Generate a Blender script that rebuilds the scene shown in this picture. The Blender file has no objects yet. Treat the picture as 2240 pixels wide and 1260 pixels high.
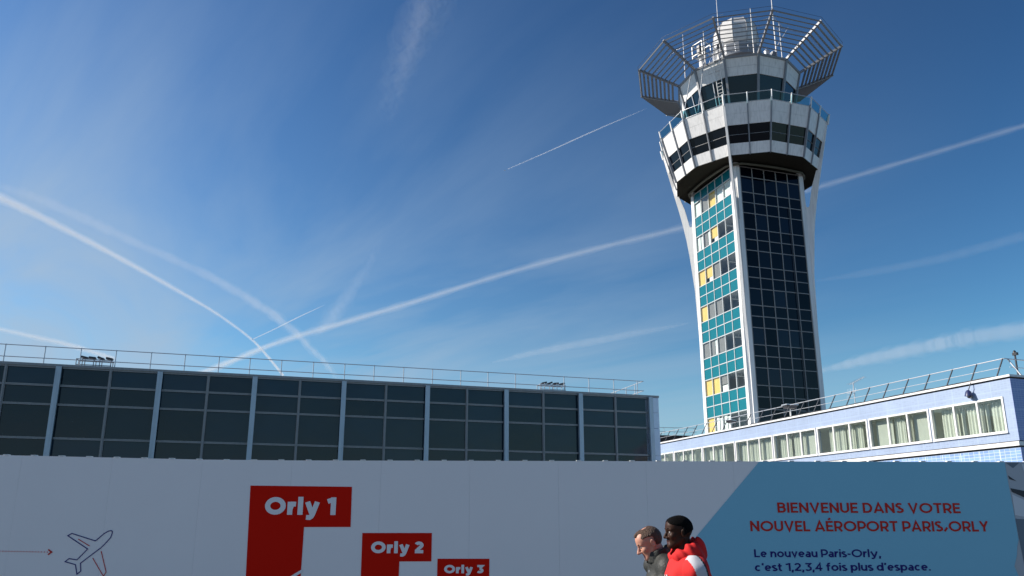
import bpy, math, random
import numpy as np
from mathutils import Vector, Matrix

R = math.radians
PI = math.pi
random.seed(7)
SC = bpy.context.scene
COL = SC.collection

# ------------------------------------------------------------------ camera
cam = bpy.data.cameras.new('camera')
cam.sensor_width = 36.0
cam.lens = 27.37
cam.shift_y = 0.0394
cam.clip_start = 0.1
cam.clip_end = 150000.0
camo = bpy.data.objects.new('camera', cam)
camo.location = (0, 0, 1.65)
camo.rotation_euler = (R(90 + 14.155), 0, 0)
COL.objects.link(camo)
SC.camera = camo

# ------------------------------------------------------------------ light
SUN_AZ, SUN_EL = 98.0, 33.0          # azimuth counted from -Y towards -X
sdir = Vector((-math.sin(R(SUN_AZ)) * math.cos(R(SUN_EL)), -math.cos(R(SUN_AZ)) * math.cos(R(SUN_EL)), math.sin(R(SUN_EL))))
sun = bpy.data.lights.new('sun', 'SUN')
sun.energy = 5.0
sun.angle = R(0.53)
sun.color = (1.0, 0.93, 0.83)
suno = bpy.data.objects.new('sun', sun)
suno.rotation_euler = sdir.to_track_quat('Z', 'Y').to_euler()
suno.location = (-30, 20, 40)
COL.objects.link(suno)

world = bpy.data.worlds.new('World')
SC.world = world
world.use_nodes = True
wn, wl = world.node_tree.nodes, world.node_tree.links
wn.clear()
wout = wn.new('ShaderNodeOutputWorld')
bg = wn.new('ShaderNodeBackground')
bg.inputs['Strength'].default_value = 0.10
sky = wn.new('ShaderNodeTexSky')
sky.sky_type = 'NISHITA'
sky.sun_disc = False
sky.sun_elevation = R(SUN_EL)
sky.sun_rotation = math.atan2(sdir.x, sdir.y)
sky.altitude = 2000
sky.air_density = 1.6
sky.dust_density = 0.3
sky.ozone_density = 1.0
# thin cirrus veil, laid out on a high plane so that it runs off in perspective
tc = wn.new('ShaderNodeTexCoord')
sep = wn.new('ShaderNodeSeparateXYZ')
wl.new(tc.outputs['Generated'], sep.inputs[0])
def wmath(op, a, b=None, clamp=False):
    n = wn.new('ShaderNodeMath'); n.operation = op; n.use_clamp = clamp
    for i, v in enumerate((a, b)):
        if v is None or v is True: continue
        if isinstance(v, (int, float)): n.inputs[i].default_value = v
        else: wl.new(v, n.inputs[i])
    return n.outputs[0]
zc = wmath('MAXIMUM', sep.outputs[2], 0.02)
comb = wn.new('ShaderNodeCombineXYZ')
wl.new(wmath('DIVIDE', sep.outputs[0], zc), comb.inputs[0])
wl.new(wmath('DIVIDE', sep.outputs[1], zc), comb.inputs[1])
mp = wn.new('ShaderNodeMapping')
mp.vector_type = 'TEXTURE'
mp.inputs['Rotation'].default_value = (0, 0, R(-54))
mp.inputs['Scale'].default_value = (2.9, 0.72, 1)
wl.new(comb.outputs[0], mp.inputs[0])
nz = wn.new('ShaderNodeTexNoise')
nz.inputs['Scale'].default_value = 0.75
nz.inputs['Detail'].default_value = 7
nz.inputs['Roughness'].default_value = 0.55
nz.inputs['Distortion'].default_value = 0.6
wl.new(mp.outputs[0], nz.inputs['Vector'])
rp = wn.new('ShaderNodeValToRGB')
rp.color_ramp.elements[0].position = 0.40
rp.color_ramp.elements[1].position = 0.72
wl.new(nz.outputs['Fac'], rp.inputs[0])
mixw = wn.new('ShaderNodeMixRGB')
mixw.inputs[2].default_value = (2.9, 3.75, 4.75, 1)
side = wmath('MULTIPLY_ADD', sep.outputs[0], -0.9, True)
side.node.use_clamp = True
side.node.inputs[2].default_value = 0.46
cov = wmath('MULTIPLY_ADD', rp.outputs[0], 1.0, True); cov.node.inputs[2].default_value = 0.20
low = wmath('MULTIPLY_ADD', sep.outputs[2], -2.0, True); low.node.use_clamp = True; low.node.inputs[2].default_value = 1.42
wl.new(wmath('MULTIPLY', wmath('MULTIPLY', cov, side), low, True), mixw.inputs[0])
# deepen the sky as a polarised lens does: contrast on (sky x 0.1), then back to the Background's own scale
def wmix(mode, fac, a, b):
    n = wn.new('ShaderNodeMixRGB'); n.blend_type = mode; n.inputs[0].default_value = fac
    for i, v in ((1, a), (2, b)):
        if isinstance(v, tuple): n.inputs[i].default_value = v
        else: wl.new(v, n.inputs[i])
    return n.outputs[0]
gmn = wn.new('ShaderNodeGamma'); gmn.inputs[1].default_value = 1.64
wl.new(wmix('MULTIPLY', 1, sky.outputs[0], (.1, .1, .1, 1)), gmn.inputs[0])
deep = wmix('MULTIPLY', 1, gmn.outputs[0], (6.9, 10.5, 12.3, 1))
# blue-white haze that pales the last degrees above the horizon
hz = wmath('MULTIPLY_ADD', sep.outputs[2], -4.5, True); hz.node.inputs[2].default_value = 1.0; hz.node.use_clamp = True
hmx = wn.new('ShaderNodeMixRGB'); hmx.inputs[2].default_value = (2.5, 3.7, 5.2, 1)
wl.new(wmath('MULTIPLY', hz, 0.9), hmx.inputs[0]); wl.new(deep, hmx.inputs[1])
wl.new(hmx.outputs[0], mixw.inputs[1])
wl.new(mixw.outputs[0], bg.inputs[0])
wl.new(bg.outputs[0], wout.inputs[0])

SC.view_settings.view_transform = 'Standard'
SC.view_settings.look = 'None'
SC.view_settings.exposure = 0.46
SC.view_settings.gamma = 1.0
SC.render.engine = 'CYCLES'
SC.cycles.max_bounces = 8
SC.cycles.transparent_max_bounces = 16
SC.cycles.volume_bounces = 1

# ------------------------------------------------------------------ helpers
class MB:
    """collects shapes, then links them as ONE mesh object"""
    def __init__(s): s.v = []; s.f = []; s.sm = []
    def add(s, vs, fs, smooth=False):
        o = len(s.v); s.v += [tuple(p) for p in vs]
        s.f += [tuple(i + o for i in f) for f in fs]; s.sm += [smooth] * len(fs); return s
    def box(s, x0, x1, y0, y1, z0, z1):
        return s.add([(x0,y0,z0),(x1,y0,z0),(x1,y1,z0),(x0,y1,z0),(x0,y0,z1),(x1,y0,z1),(x1,y1,z1),(x0,y1,z1)],
              [(3,2,1,0),(4,5,6,7),(0,1,5,4),(1,2,6,5),(2,3,7,6),(3,0,4,7)])
    def quad(s, *p): return s.add(p, [tuple(range(len(p)))])
    def hexa(s, a, b):
        n = len(a)
        return s.add(list(a) + list(b), [tuple(range(n))[::-1], tuple(range(n, 2*n))] + [(i, (i+1) % n, (i+1) % n + n, i + n) for i in range(n)])
    def slab(s, pts, t, inset=0.0):
        """a face thickened along minus its normal"""
        P = [Vector(p) for p in pts]
        n = (P[1]-P[0]).cross(P[-1]-P[0]).normalized()
        a = [p - n*inset for p in P]; b = [p - n*(inset+t) for p in P]
        return s.hexa(b, a)
    def bar(s, p, q, w, h=None, up=(0,0,1)):
        p, q = Vector(p), Vector(q); h = h or w
        d = (q-p).normalized(); u = Vector(up)
        if abs(d.dot(u)) > .98: u = Vector((0,1,0)) if abs(d.y) < .9 else Vector((1,0,0))
        x = d.cross(u).normalized(); u = x.cross(d)
        c = [x*(w/2*i) + u*(h/2*j) for i, j in ((-1,-1),(1,-1),(1,1),(-1,1))]
        return s.hexa([p+k for k in c], [q+k for k in c])
    def tube(s, pts, r, n=8, cap=True, closed=False):
        P = [Vector(p) for p in pts]; m = len(P)
        rr = r if isinstance(r, (list, tuple)) else [r]*m
        vs = []; px = None
        for i in range(m):
            a = P[(i-1) % m] if (i or closed) else P[0]; b = P[(i+1) % m] if (i < m-1 or closed) else P[-1]
            d = (b-a).normalized()
            if px is None:
                u = Vector((0,0,1)) if abs(d.z) < .9 else Vector((1,0,0)); px = d.cross(u).normalized()
            px = (px - d*px.dot(d)).normalized(); py = d.cross(px)
            vs += [P[i] + px*(rr[i]*math.cos(2*PI*k/n)) + py*(rr[i]*math.sin(2*PI*k/n)) for k in range(n)]
        fs = []
        for i in range(m if closed else m-1):
            j = (i+1) % m
            fs += [(i*n+k, i*n+(k+1) % n, j*n+(k+1) % n, j*n+k) for k in range(n)]
        s.add(vs, fs, True)
        if cap and not closed:
            s.add([vs[k] for k in range(n)], [tuple(range(n))[::-1]]); s.add([vs[(m-1)*n+k] for k in range(n)], [tuple(range(n))])
        return s
    def lathe(s, prof, n=16, c=(0,0,0), smooth=True, ang=0.0):
        vs = []
        for r_, z in prof: vs += [(c[0]+r_*math.cos(2*PI*k/n+ang), c[1]+r_*math.sin(2*PI*k/n+ang), c[2]+z) for k in range(n)]
        fs = []
        for i in range(len(prof)-1): fs += [(i*n+k, i*n+(k+1) % n, (i+1)*n+(k+1) % n, (i+1)*n+k) for k in range(n)]
        s.add(vs, fs, smooth)
        s.add(vs[:n], [tuple(range(n))[::-1]]); s.add(vs[-n:], [tuple(range(n))])
        return s
    def build(s, name, mat=None, parent=None, loc=None, rotz=0.0):
        me = bpy.data.meshes.new(name); me.from_pydata(s.v, [], s.f)
        me.polygons.foreach_set('use_smooth', s.sm); me.update()
        o = bpy.data.objects.new(name, me)
        for m in (mat if isinstance(mat, (list, tuple)) else [mat]):
            if m: me.materials.append(m)
        if parent: o.parent = parent
        if loc: o.location = loc
        o.rotation_euler = (0, 0, rotz)
        COL.objects.link(o); return o

def thing(name, label, cat, loc=(0,0,0), rotz=0.0, group=None):
    o = bpy.data.objects.new(name, None); o.empty_display_size = .3
    COL.objects.link(o); o.location = loc; o.rotation_euler = (0,0,rotz)
    return tag(o, label, cat, group)
def tag(o, label, cat, group=None):
    o['label'] = label; o['category'] = cat
    if group: o['group'] = group
    return o
def struct(o): o['kind'] = 'structure'; return o

def pm(name, col, rough=.55, metal=0.0, var=.10, scale=3.0, bump=0.0, bscale=20.0, streak=0.0, spec=.5, grime=0.0):
    m = bpy.data.materials.new(name); m.use_nodes = True
    nt = m.node_tree; N, L = nt.nodes, nt.links
    b = N['Principled BSDF']
    b.inputs['Roughness'].default_value = rough; b.inputs['Metallic'].default_value = metal
    b.inputs['Specular IOR Level'].default_value = spec
    t = N.new('ShaderNodeTexCoord')
    n = N.new('ShaderNodeTexNoise'); n.inputs['Scale'].default_value = scale; n.inputs['Detail'].default_value = 6; n.inputs['Roughness'].default_value = .6
    L.new(t.outputs['Object'], n.inputs['Vector'])
    mx = N.new('ShaderNodeMixRGB')
    mx.inputs[1].default_value = (*[c*(1-var) for c in col], 1); mx.inputs[2].default_value = (*[min(1, c*(1+var)) for c in col], 1)
    L.new(n.outputs['Fac'], mx.inputs[0]); out = mx.outputs[0]
    if streak:
        mpn = N.new('ShaderNodeMapping'); mpn.inputs['Scale'].default_value = (2.5, 2.5, .12)
        L.new(t.outputs['Object'], mpn.inputs[0])
        n2 = N.new('ShaderNodeTexNoise'); n2.inputs['Scale'].default_value = 2.2; n2.inputs['Detail'].default_value = 8
        L.new(mpn.outputs[0], n2.inputs['Vector'])
        r2 = N.new('ShaderNodeValToRGB'); r2.color_ramp.elements[0].position = .45; r2.color_ramp.elements[1].position = .75
        L.new(n2.outputs['Fac'], r2.inputs[0])
        ml = N.new('ShaderNodeMath'); ml.operation = 'MULTIPLY'; ml.inputs[1].default_value = streak
        L.new(r2.outputs[0], ml.inputs[0])
        m2 = N.new('ShaderNodeMixRGB'); m2.inputs[2].default_value = (*[c*.35 for c in col], 1)
        L.new(ml.outputs[0], m2.inputs[0]); L.new(out, m2.inputs[1]); out = m2.outputs[0]
    L.new(out, b.inputs['Base Color'])
    if bump:
        n3 = N.new('ShaderNodeTexNoise'); n3.inputs['Scale'].default_value = bscale; n3.inputs['Detail'].default_value = 4
        L.new(t.outputs['Object'], n3.inputs['Vector'])
        bp = N.new('ShaderNodeBump'); bp.inputs['Strength'].default_value = bump; bp.inputs['Distance'].default_value = .02
        L.new(n3.outputs['Fac'], bp.inputs['Height']); L.new(bp.outputs[0], b.inputs['Normal'])
    return m

def glass(name, tint, rough=.03, boost=1.0):
    m = bpy.data.materials.new(name); m.use_nodes = True
    N, L = m.node_tree.nodes, m.node_tree.links; N.clear()
    o = N.new('ShaderNodeOutputMaterial'); mx = N.new('ShaderNodeMixShader'); tr = N.new('ShaderNodeBsdfTransparent'); gl = N.new('ShaderNodeBsdfGlossy')
    tr.inputs[0].default_value = (*tint, 1); gl.inputs['Roughness'].default_value = rough
    fr = N.new('ShaderNodeFresnel'); fr.inputs[0].default_value = 1.5
    ml = N.new('ShaderNodeMath'); ml.operation = 'MULTIPLY'; ml.inputs[1].default_value = boost; ml.use_clamp = True
    gm = N.new('ShaderNodeNewGeometry'); inv = N.new('ShaderNodeMath'); inv.operation = 'SUBTRACT'; inv.inputs[0].default_value = 1.0
    L.new(gm.outputs['Backfacing'], inv.inputs[1]); m2 = N.new('ShaderNodeMath'); m2.operation = 'MULTIPLY'
    L.new(fr.outputs[0], ml.inputs[0]); L.new(ml.outputs[0], m2.inputs[0]); L.new(inv.outputs[0], m2.inputs[1]); L.new(m2.outputs[0], mx.inputs[0]); L.new(tr.outputs[0], mx.inputs[1]); L.new(gl.outputs[0], mx.inputs[2]); L.new(mx.outputs[0], o.inputs[0])
    return m

def darkglass(name, col, rough=.05, wav=.006, wscale=.8, spec=.5):
    """deep tinted pane, slightly uneven so that its reflections wobble"""
    m = pm(name, col, rough, 0, .35, .35, spec=spec)
    N, L = m.node_tree.nodes, m.node_tree.links; b = N['Principled BSDF']
    t = N.new('ShaderNodeTexCoord'); n = N.new('ShaderNodeTexNoise'); n.inputs['Scale'].default_value = wscale; n.inputs['Detail'].default_value = 2
    L.new(t.outputs['Object'], n.inputs['Vector'])
    bp = N.new('ShaderNodeBump'); bp.inputs['Strength'].default_value = 1.0; bp.inputs['Distance'].default_value = wav
    L.new(n.outputs['Fac'], bp.inputs['Height']); L.new(bp.outputs[0], b.inputs['Normal'])
    return m

def tiled(name, col, joint, big, small, contrast=.05):
    """small mosaic tiles set in larger panels; object x runs along the wall, z up"""
    m = bpy.data.materials.new(name); m.use_nodes = True
    N, L = m.node_tree.nodes, m.node_tree.links; b = N['Principled BSDF']; b.inputs['Roughness'].default_value = .35
    t = N.new('ShaderNodeTexCoord'); sp = N.new('ShaderNodeSeparateXYZ'); L.new(t.outputs['Object'], sp.inputs[0])
    ad = N.new('ShaderNodeMath'); ad.operation = 'ADD'; L.new(sp.outputs[0], ad.inputs[0]); L.new(sp.outputs[1], ad.inputs[1])
    cb = N.new('ShaderNodeCombineXYZ'); L.new(ad.outputs[0], cb.inputs[0]); L.new(sp.outputs[2], cb.inputs[1])
    def brick(w, h, mortar, c1, c2, cm):
        k = N.new('ShaderNodeTexBrick'); k.offset = 0; k.squash = 1
        k.inputs['Scale'].default_value = 1; k.inputs['Brick Width'].default_value = w; k.inputs['Row Height'].default_value = h
        k.inputs['Mortar Size'].default_value = mortar; k.inputs['Mortar Smooth'].default_value = .1
        k.inputs['Color1'].default_value = (*c1, 1); k.inputs['Color2'].default_value = (*c2, 1); k.inputs['Mortar'].default_value = (*cm, 1)
        L.new(cb.outputs[0], k.inputs['Vector']); return k
    c1 = [c*(1-contrast) for c in col]; c2 = [min(1, c*(1+contrast)) for c in col]
    s_ = brick(small[0], small[1], .012, c1, c2, joint)
    g = brick(big[0], big[1], .018, (0,0,0), (0,0,0), (1,1,1))
    mx = N.new('ShaderNodeMixRGB'); L.new(g.outputs['Fac'], mx.inputs[0]); L.new(s_.outputs['Color'], mx.inputs[1]); mx.inputs[2].default_value = (*[min(1, j*1.1) for j in joint], 1)
    n = N.new('ShaderNodeTexNoise'); n.inputs['Scale'].default_value = .5; n.inputs['Detail'].default_value = 6; L.new(t.outputs['Object'], n.inputs['Vector'])
    m3 = N.new('ShaderNodeMixRGB'); m3.blend_type = 'MULTIPLY'; m3.inputs[0].default_value = .35
    L.new(mx.outputs[0], m3.inputs[1]); L.new(n.outputs['Fac'], m3.inputs[2])
    br = N.new('ShaderNodeBrightContrast'); br.inputs['Bright'].default_value = .02
    L.new(m3.outputs[0], br.inputs[0]); L.new(br.outputs[0], b.inputs['Base Color'])
    return m

M = dict(
    asphalt=pm('asphalt', (.105,.108,.112), .9, var=.25, scale=.6, bump=.4, bscale=60),
    vinyl=pm('white_vinyl', (.89,.80,.775), .42, var=.03, scale=1.2, bump=.06, bscale=1.6),
    blue_ink=pm('blue_ink', (.25,.53,.66), .5, var=.03, scale=1.0, spec=.2),
    red_ink=pm('red_ink', (.68,.010,.003), .55, var=.03, spec=.05),
    darkred_ink=pm('dark_red_ink', (.58,.028,.018), .5, var=.03, spec=.12),
    navy_ink=pm('navy_ink', (.022,.016,.16), .5, var=.03, spec=.12),
    black_ink=pm('black_ink', (.02,.02,.03), .45, var=.03),
    grey_ink=pm('grey_ink', (.42,.43,.46), .45, var=.06, scale=2),
    white_ink=pm('white_ink', (.84,.77,.75), .45, var=.02),
    galv=pm('galvanised_steel', (.50,.52,.55), .42, .55, var=.15, scale=8),
    dark_steel=pm('dark_steel', (.06,.062,.07), .5, .3, var=.2),
    grey_steel=pm('grey_steel', (.24,.25,.27), .5, .1, var=.12, scale=5),
    louvre=pm('louvre_steel', (.21,.215,.23), .5, .1, var=.12, scale=5),
    white_paint=pm('white_paint', (.80,.79,.77), .45, var=.05, scale=1.4, streak=.28),
    white_fascia=pm('white_fascia', (.80,.785,.765), .5, var=.07, scale=.9, streak=.32),
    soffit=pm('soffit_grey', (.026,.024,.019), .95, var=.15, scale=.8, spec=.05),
    pilaster=pm('blue_grey_pilaster', (.47,.54,.59), .4, .25, var=.10, scale=2, streak=.3),
    mullion=pm('grey_mullion', (.31,.305,.30), .5, .2, var=.15, scale=3, streak=.2),
    endpanel=pm('grey_blue_cladding', (.66,.74,.84), .4, .1, var=.04, scale=.7),
    curtain_glass=darkglass('teal_black_glass', (.0055,.0155,.025), .06, .014, .55, spec=.42),
    navy_glass=darkglass('navy_black_glass', (.0008,.0018,.006), .06, .004, .8, spec=.20),
    ring_glass=darkglass('ring_glass', (.003,.005,.009), .08, spec=.22),
    cab_glass=darkglass('cab_glass', (.003,.012,.022), .05, spec=.35),
    teal=pm('teal_panel', (.001,.140,.175), .25, var=.07, scale=.9, streak=.12),
    teal_rail=glass('teal_rail_glass', (.50,.76,.80), .03, .6),
    clear=glass('window_glass', (.95,.97,.96), .02, 1.2),
    pane=glass('pale_window_glass', (.93,.96,.945), .02, 2.0),
    yellow=pm('yellow_blind', (.86,.58,.17), .8, var=.05, scale=6, streak=.15),
    white_blind=pm('white_blind', (.80,.84,.82), .8, var=.05, scale=3),
    grey_blind=pm('grey_brown_blind', (.24,.23,.23), .85, var=.12, scale=4, streak=.3),
    room=pm('room_plaster', (.40,.41,.41), .9, var=.08),
    lampw=pm('lamp_white', (.85,.85,.85), .4, var=.02),
    curtain=pm('pale_green_curtain', (.68,.685,.61), .9, var=.08, scale=2),
    tile=tiled('blue_mosaic', (.375,.465,.63), (.41,.51,.72), (1.245,1.09), (.21,.12)),
    tile_low=tiled('deep_blue_mosaic', (.27,.44,.80), (.68,.76,.86), (1.245,3.0), (.32,.16), .16),
    radome=pm('radome_white', (.62,.60,.58), .5, var=.06, scale=1.2, streak=.2),
    blackp=pm('black_plastic', (.02,.02,.022), .4, var=.2),
    roofing=pm('dark_roofing', (.035,.033,.033), .85, var=.25),
)

# ------------------------------------------------------------------ ground
g = MB(); S_ = 60000.0
g.quad((-S_,-S_,0),(S_,-S_,0),(S_,S_,0),(-S_,S_,0))
struct(g.build('ground', M['asphalt']))

# ------------------------------------------------------------------ glazed terminal on the left
tb = thing('terminal_building', 'long low terminal with a dark glass curtain wall and grey-blue end strip', 'building', (-31.54,46.99,0), R(17.25))
ZR = [11.22, 10.07, 8.88, 6.80, 5.62, 3.55, 2.36, 0.25]
PIT = 5.8467; S0 = 3.31
X0, X1 = S0 - 3*PIT, 45.0
MB().box(X0, 43.9, .35, 16, 0, 11.2).build('wall', M['roofing'], tb)
MB().box(X0-.1, X1+.03, -.06, 16.2, 11.26, 11.42).build('parapet_coping', M['mullion'], tb)
CG = [darkglass('teal_black_glass', (.006*f_, .0185*f_, .032*f_), .05+.02*f_, .014, .45+.1*f_, spec=.42) for f_ in (.6, .85, 1.0, 1.15, 1.4)]
for b_ in range(-2, 8):
    xa = S0 + (b_-1)*PIT
    for h in range(2):
        x0 = xa + h*PIT/2 + .1; x1 = x0 + PIT/2 - .2
        for r_ in range(7):
            if (b_ < 0 or r_ > 4) and r_ % 2: pass
            MB().box(x0, x1, .10, .16, ZR[r_+1]+.05, ZR[r_]-.05).build('glass_pane', random.choice(CG), tb) if (b_ >= 0 and r_ < 5) or r_ == 5 else None
lowp = MB().box(X0, S0-PIT*2+.1, .10, .16, 3.6, 11.2)
lowp.build('glass_pane', M['curtain_glass'], tb)
MB().box(X0, 43.9, .10, .16, .2, 2.4).build('plinth_panel', M['grey_steel'], tb)
for k in range(-3, 8):
    x = S0 + k*PIT
    MB().box(x-.12, x+.12, -.20, .10, 0, 11.25).box(x-.16, x+.16, -.24, -.20, 0, 11.25).build('pilaster', M['pilaster'], tb)
    if k < 7:
        xm = x + PIT/2
        MB().box(xm-.085, xm+.085, -.02, .098, 0, 11.25).box(xm-.03, xm+.03, -.07, -.02, 0, 11.25).build('mullion', M['mullion'], tb)
for z in ZR[:7]:
    t = MB()
    for k in range(-3, 7):
        for h in range(2):
            a = S0 + k*PIT + h*PIT/2 + (.17 if h == 0 else .085); e = S0 + k*PIT + (h+1)*PIT/2 - (.085 if h == 0 else .17)
            t.box(a, e, -.01, .097, z-.065, z-.012); t.box(a, e, -.01, .097, z+.012, z+.065); t.box(a, e, .02, .097, z-.012, z+.012)
    t.build('transom', M['mullion'], tb)
ez = [11.25, 10.07, 8.85, 6.78, 5.6, 3.5, 0]
for i in range(6):
    MB().box(44.13, 44.98, -.03, .12, ez[i+1]+.012, ez[i]-.012).build('end_panel', M['endpanel'], tb)
MB().box(43.9, 44.96, .10, 16, 0, 11.24).build('side_wall', M['endpanel'], tb)

def member(p, q, r, n=6): return MB().tube([p, q], r, n)
rl = thing('roof_railing', 'pale two-bar guard rail along the roof edge of the glazed terminal', 'railing', (-31.54,46.99,11.42), R(17.25))
for i, x in enumerate([-8.3,-6.2,-4.1,-2.0,.13,2.33,4.35,6.38,8.46,10.51,12.62,14.58,16.63,18.74,20.86,22.9,24.99,27.08,29.17,31.22,33.34,37.2,39.23,41.3,43.3]):
    MB().tube([(x,.15,0),(x,.15,1.15)], .034, 6).build('post', M['galv'], rl)
for z in (.36, 1.11):
    MB().tube([(-14,.15,z),(43.85,.15,z)], .028, 6).build('rail', M['galv'], rl)
    MB().tube([(43.8,.15,z),(43.8,9,z)], .028, 6).build('rail', M['galv'], rl)
for y in (1.6, 3.2, 5.2, 7.2):
    MB().tube([(43.8,y,0),(43.8,y,1.15)], .034, 6).build('post', M['galv'], rl)

def flood_rack(label, x, flip, white):
    t = thing('floodlight_rack', label, 'floodlights', (-31.54+math.cos(R(17.25))*x - math.sin(R(17.25))*.7, 46.99+math.sin(R(17.25))*x + math.cos(R(17.25))*.7, 11.42), R(17.25), 'floodlight racks on the terminal roof')
    f = MB()
    for y in (-.35,.35):
        for xx in (0,.35,1.0,1.35,2.0): f.tube([(xx,y,0),(xx,y,.58 if xx in (.35,1.35) else .5)], .028, 6)
        f.tube([(0,y,.48),(2.05,y,.48)], .03, 6); f.tube([(0,y,.12),(2.05,y,.12)], .03, 6)
    for xx in (0,1,2.0): f.tube([(xx,-.35,.48),(xx,.35,.48)], .028, 6)
    f.box(-.05, 2.1, -.4, .4, 0, .06)
    f.build('frame', M['galv' if white else 'grey_steel'], t)
    for i, xx in enumerate((.45,.9,1.4,1.9)):
        an = (.25 if flip else -.2) + .15*math.sin(i*2.1)
        c, s_ = math.cos(an), math.sin(an)
        bx = lambda a, b: (xx-.05 + a*c - b*s_, .62 + a*s_ + b*c)
        p = [bx(-.2,-.05), bx(.2,-.05), bx(.2,.07), bx(-.2,.07)]
        h = MB().hexa([(q[0], -.25, q[1]) for q in p], [(q[0], .1, q[1]) for q in p][:4]).build('lamp_head', M['dark_steel'], t)
        p2 = [bx(-.17,.072), bx(.17,.072), bx(.17,.078), bx(-.17,.078)]
        MB().hexa([(q[0], -.22, q[1]) for q in p2], [(q[0], .07, q[1]) for q in p2]).build('lens', M['lampw'] if white else M['grey_steel'], h)
    return t
flood_rack('rack of four dark floodlights on the terminal roof nearer the left end', 4.1, False, False)
flood_rack('whitish rack of four floodlights on the terminal roof near its right end', 35.35, True, True)

# ------------------------------------------------------------------ control tower
TC = Vector((27.1, 83.72, 0)); TR = R(17.76)
tw = thing('control_tower', 'tall control tower with flaring head, teal and black glazed shaft', 'control tower', TC, TR)
def tworld(x, y, z):
    c, s_ = math.cos(TR), math.sin(TR); return (TC.x + x*c - y*s_, TC.y + x*s_ + y*c, z)
def V(k, r_, z):
    a = R(225 + 30*k); return (r_*math.cos(a), r_*math.sin(a), z)
A_, W_ = 4.53, 3.81
PW = 2*W_/5
ZB = [36.68 - 4.25*i for i in range(8)]
MB().box(-2.4,2.4,-2.4,2.4,0,40.3).box(-A_+.02,A_-.02,-A_+.02,A_-.02,0,ZB[7]-2.46).build('core', M['room'], tw)
fl = MB()
tops = [(39.72,38.53)] + [(ZB[i], ZB[i]-2.42) for i in range(8)]
for z1, z0 in tops: fl.box(-A_+.16, A_-.16, -A_+.16, A_-.16, z0, z1-.01)
fl.build('floor_slab', M['room'], tw)

# left (sunlit) face, local -X; panel 0 is the far left one
lf = MB()
zlines = [39.67] + [z for i in range(8) for z in (ZB[i]+1.83, ZB[i], ZB[i]-1.19)] + [ZB[7]-2.42]
lines_y = [W_ - PW*j for j in range(6)]
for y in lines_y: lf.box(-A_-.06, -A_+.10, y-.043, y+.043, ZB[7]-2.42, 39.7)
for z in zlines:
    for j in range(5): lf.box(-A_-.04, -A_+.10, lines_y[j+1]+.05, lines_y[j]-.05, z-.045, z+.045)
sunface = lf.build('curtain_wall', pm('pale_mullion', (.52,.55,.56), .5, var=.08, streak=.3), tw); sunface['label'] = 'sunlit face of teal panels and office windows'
CONT = ['wbyPP', 'chyRR'.replace('y','Y'), 'yYbRR', 'ybbRR', 'bhbRR', 'yyBRR', 'yccRR', 'bbbbb']
for j in range(5):
    ya, yb = lines_y[j+1]+.05, lines_y[j]-.05
    MB().box(-A_, -A_+.06, ya, yb, 38.53, 39.62).build('spandrel_panel', M['teal'], sunface)
    for i in range(8):
        for z0, z1 in ((ZB[i]-1.145, ZB[i]-.045), (ZB[i]-2.375, ZB[i]-1.235)):
            MB().box(-A_, -A_+.06, ya, yb, z0, z1).build('spandrel_panel', M['teal'], sunface)
        z0, z1 = ZB[i]+.045, ZB[i]+1.785
        w_ = MB().box(-A_+.02, -A_+.035, ya, yb, z0, z1).build('window_pane', M['clear'], sunface)
        c = CONT[i][j]
        bl = None; xb = -A_+.12
        if c == 'y': bl = [('yellow', 0, 1, 0, 1)]
        elif c == 'Y': bl = [('yellow', 0, 1, .32, 1), ('white_blind', .35, 1, 0, .30)]
        elif c == 'w': bl = [('white_blind', 0, .75, 0, .92), ('grey_blind', .76, 1, 0, 1)]
        elif c == 'P': bl = [('white_blind', 0, 1, 0, 1)]
        elif c == 'b': bl = [('grey_blind', 0, 1, .02, 1)]
        elif c == 'B': bl = [('grey_blind', 0, 1, .45, 1), ('white_blind', .1, .9, 0, .4)]
        elif c == 'h': bl = [('white_blind', .55, .9, .05, .95), ('grey_blind', 0, .5, 0, 1)]
        elif c == 'c': bl = [('white_blind', .05, .45, 0, 1), ('white_blind', .55, .98, 0, .9)]
        if bl:
            for mt, u0, u1, v0, v1 in bl:
                q = MB(); yy0 = yb - (yb-ya)*u1; yy1 = yb - (yb-ya)*u0; nn = max(2, int((yy1-yy0)/.12))
                for n_ in range(nn):
                    e0 = yy0 + (yy1-yy0)*n_/nn; e1 = yy0 + (yy1-yy0)*(n_+1)/nn
                    q.box(xb + (.012 if n_ % 2 else 0), xb + .02 + (.012 if n_ % 2 else 0), e0, e1-.004, z0+(z1-z0)*v0, z0+(z1-z0)*v1)
                q.build('window_blind', M[mt], sunface)
        else:
            q = MB()
            for xx, zz in ((-A_+.7, z1-.35), (-A_+1.4, z1-.55)):
                q.box(xx, xx+.9, (ya+yb)/2-.08, (ya+yb)/2+.08, zz, zz+.07)
                q.box(xx+.4, xx+.43, (ya+yb)/2-.01, (ya+yb)/2+.01, zz+.07, z1+.0)
            q.build('office_lamp', M['lampw'], sunface)

NG = [darkglass('navy_black_glass', (.0008*f_, .0018*f_, .006*f_), .06, .004, .8, spec=.14+.06*f_) for f_ in (.5, 1.0, 1.6, 2.4)]
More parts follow.
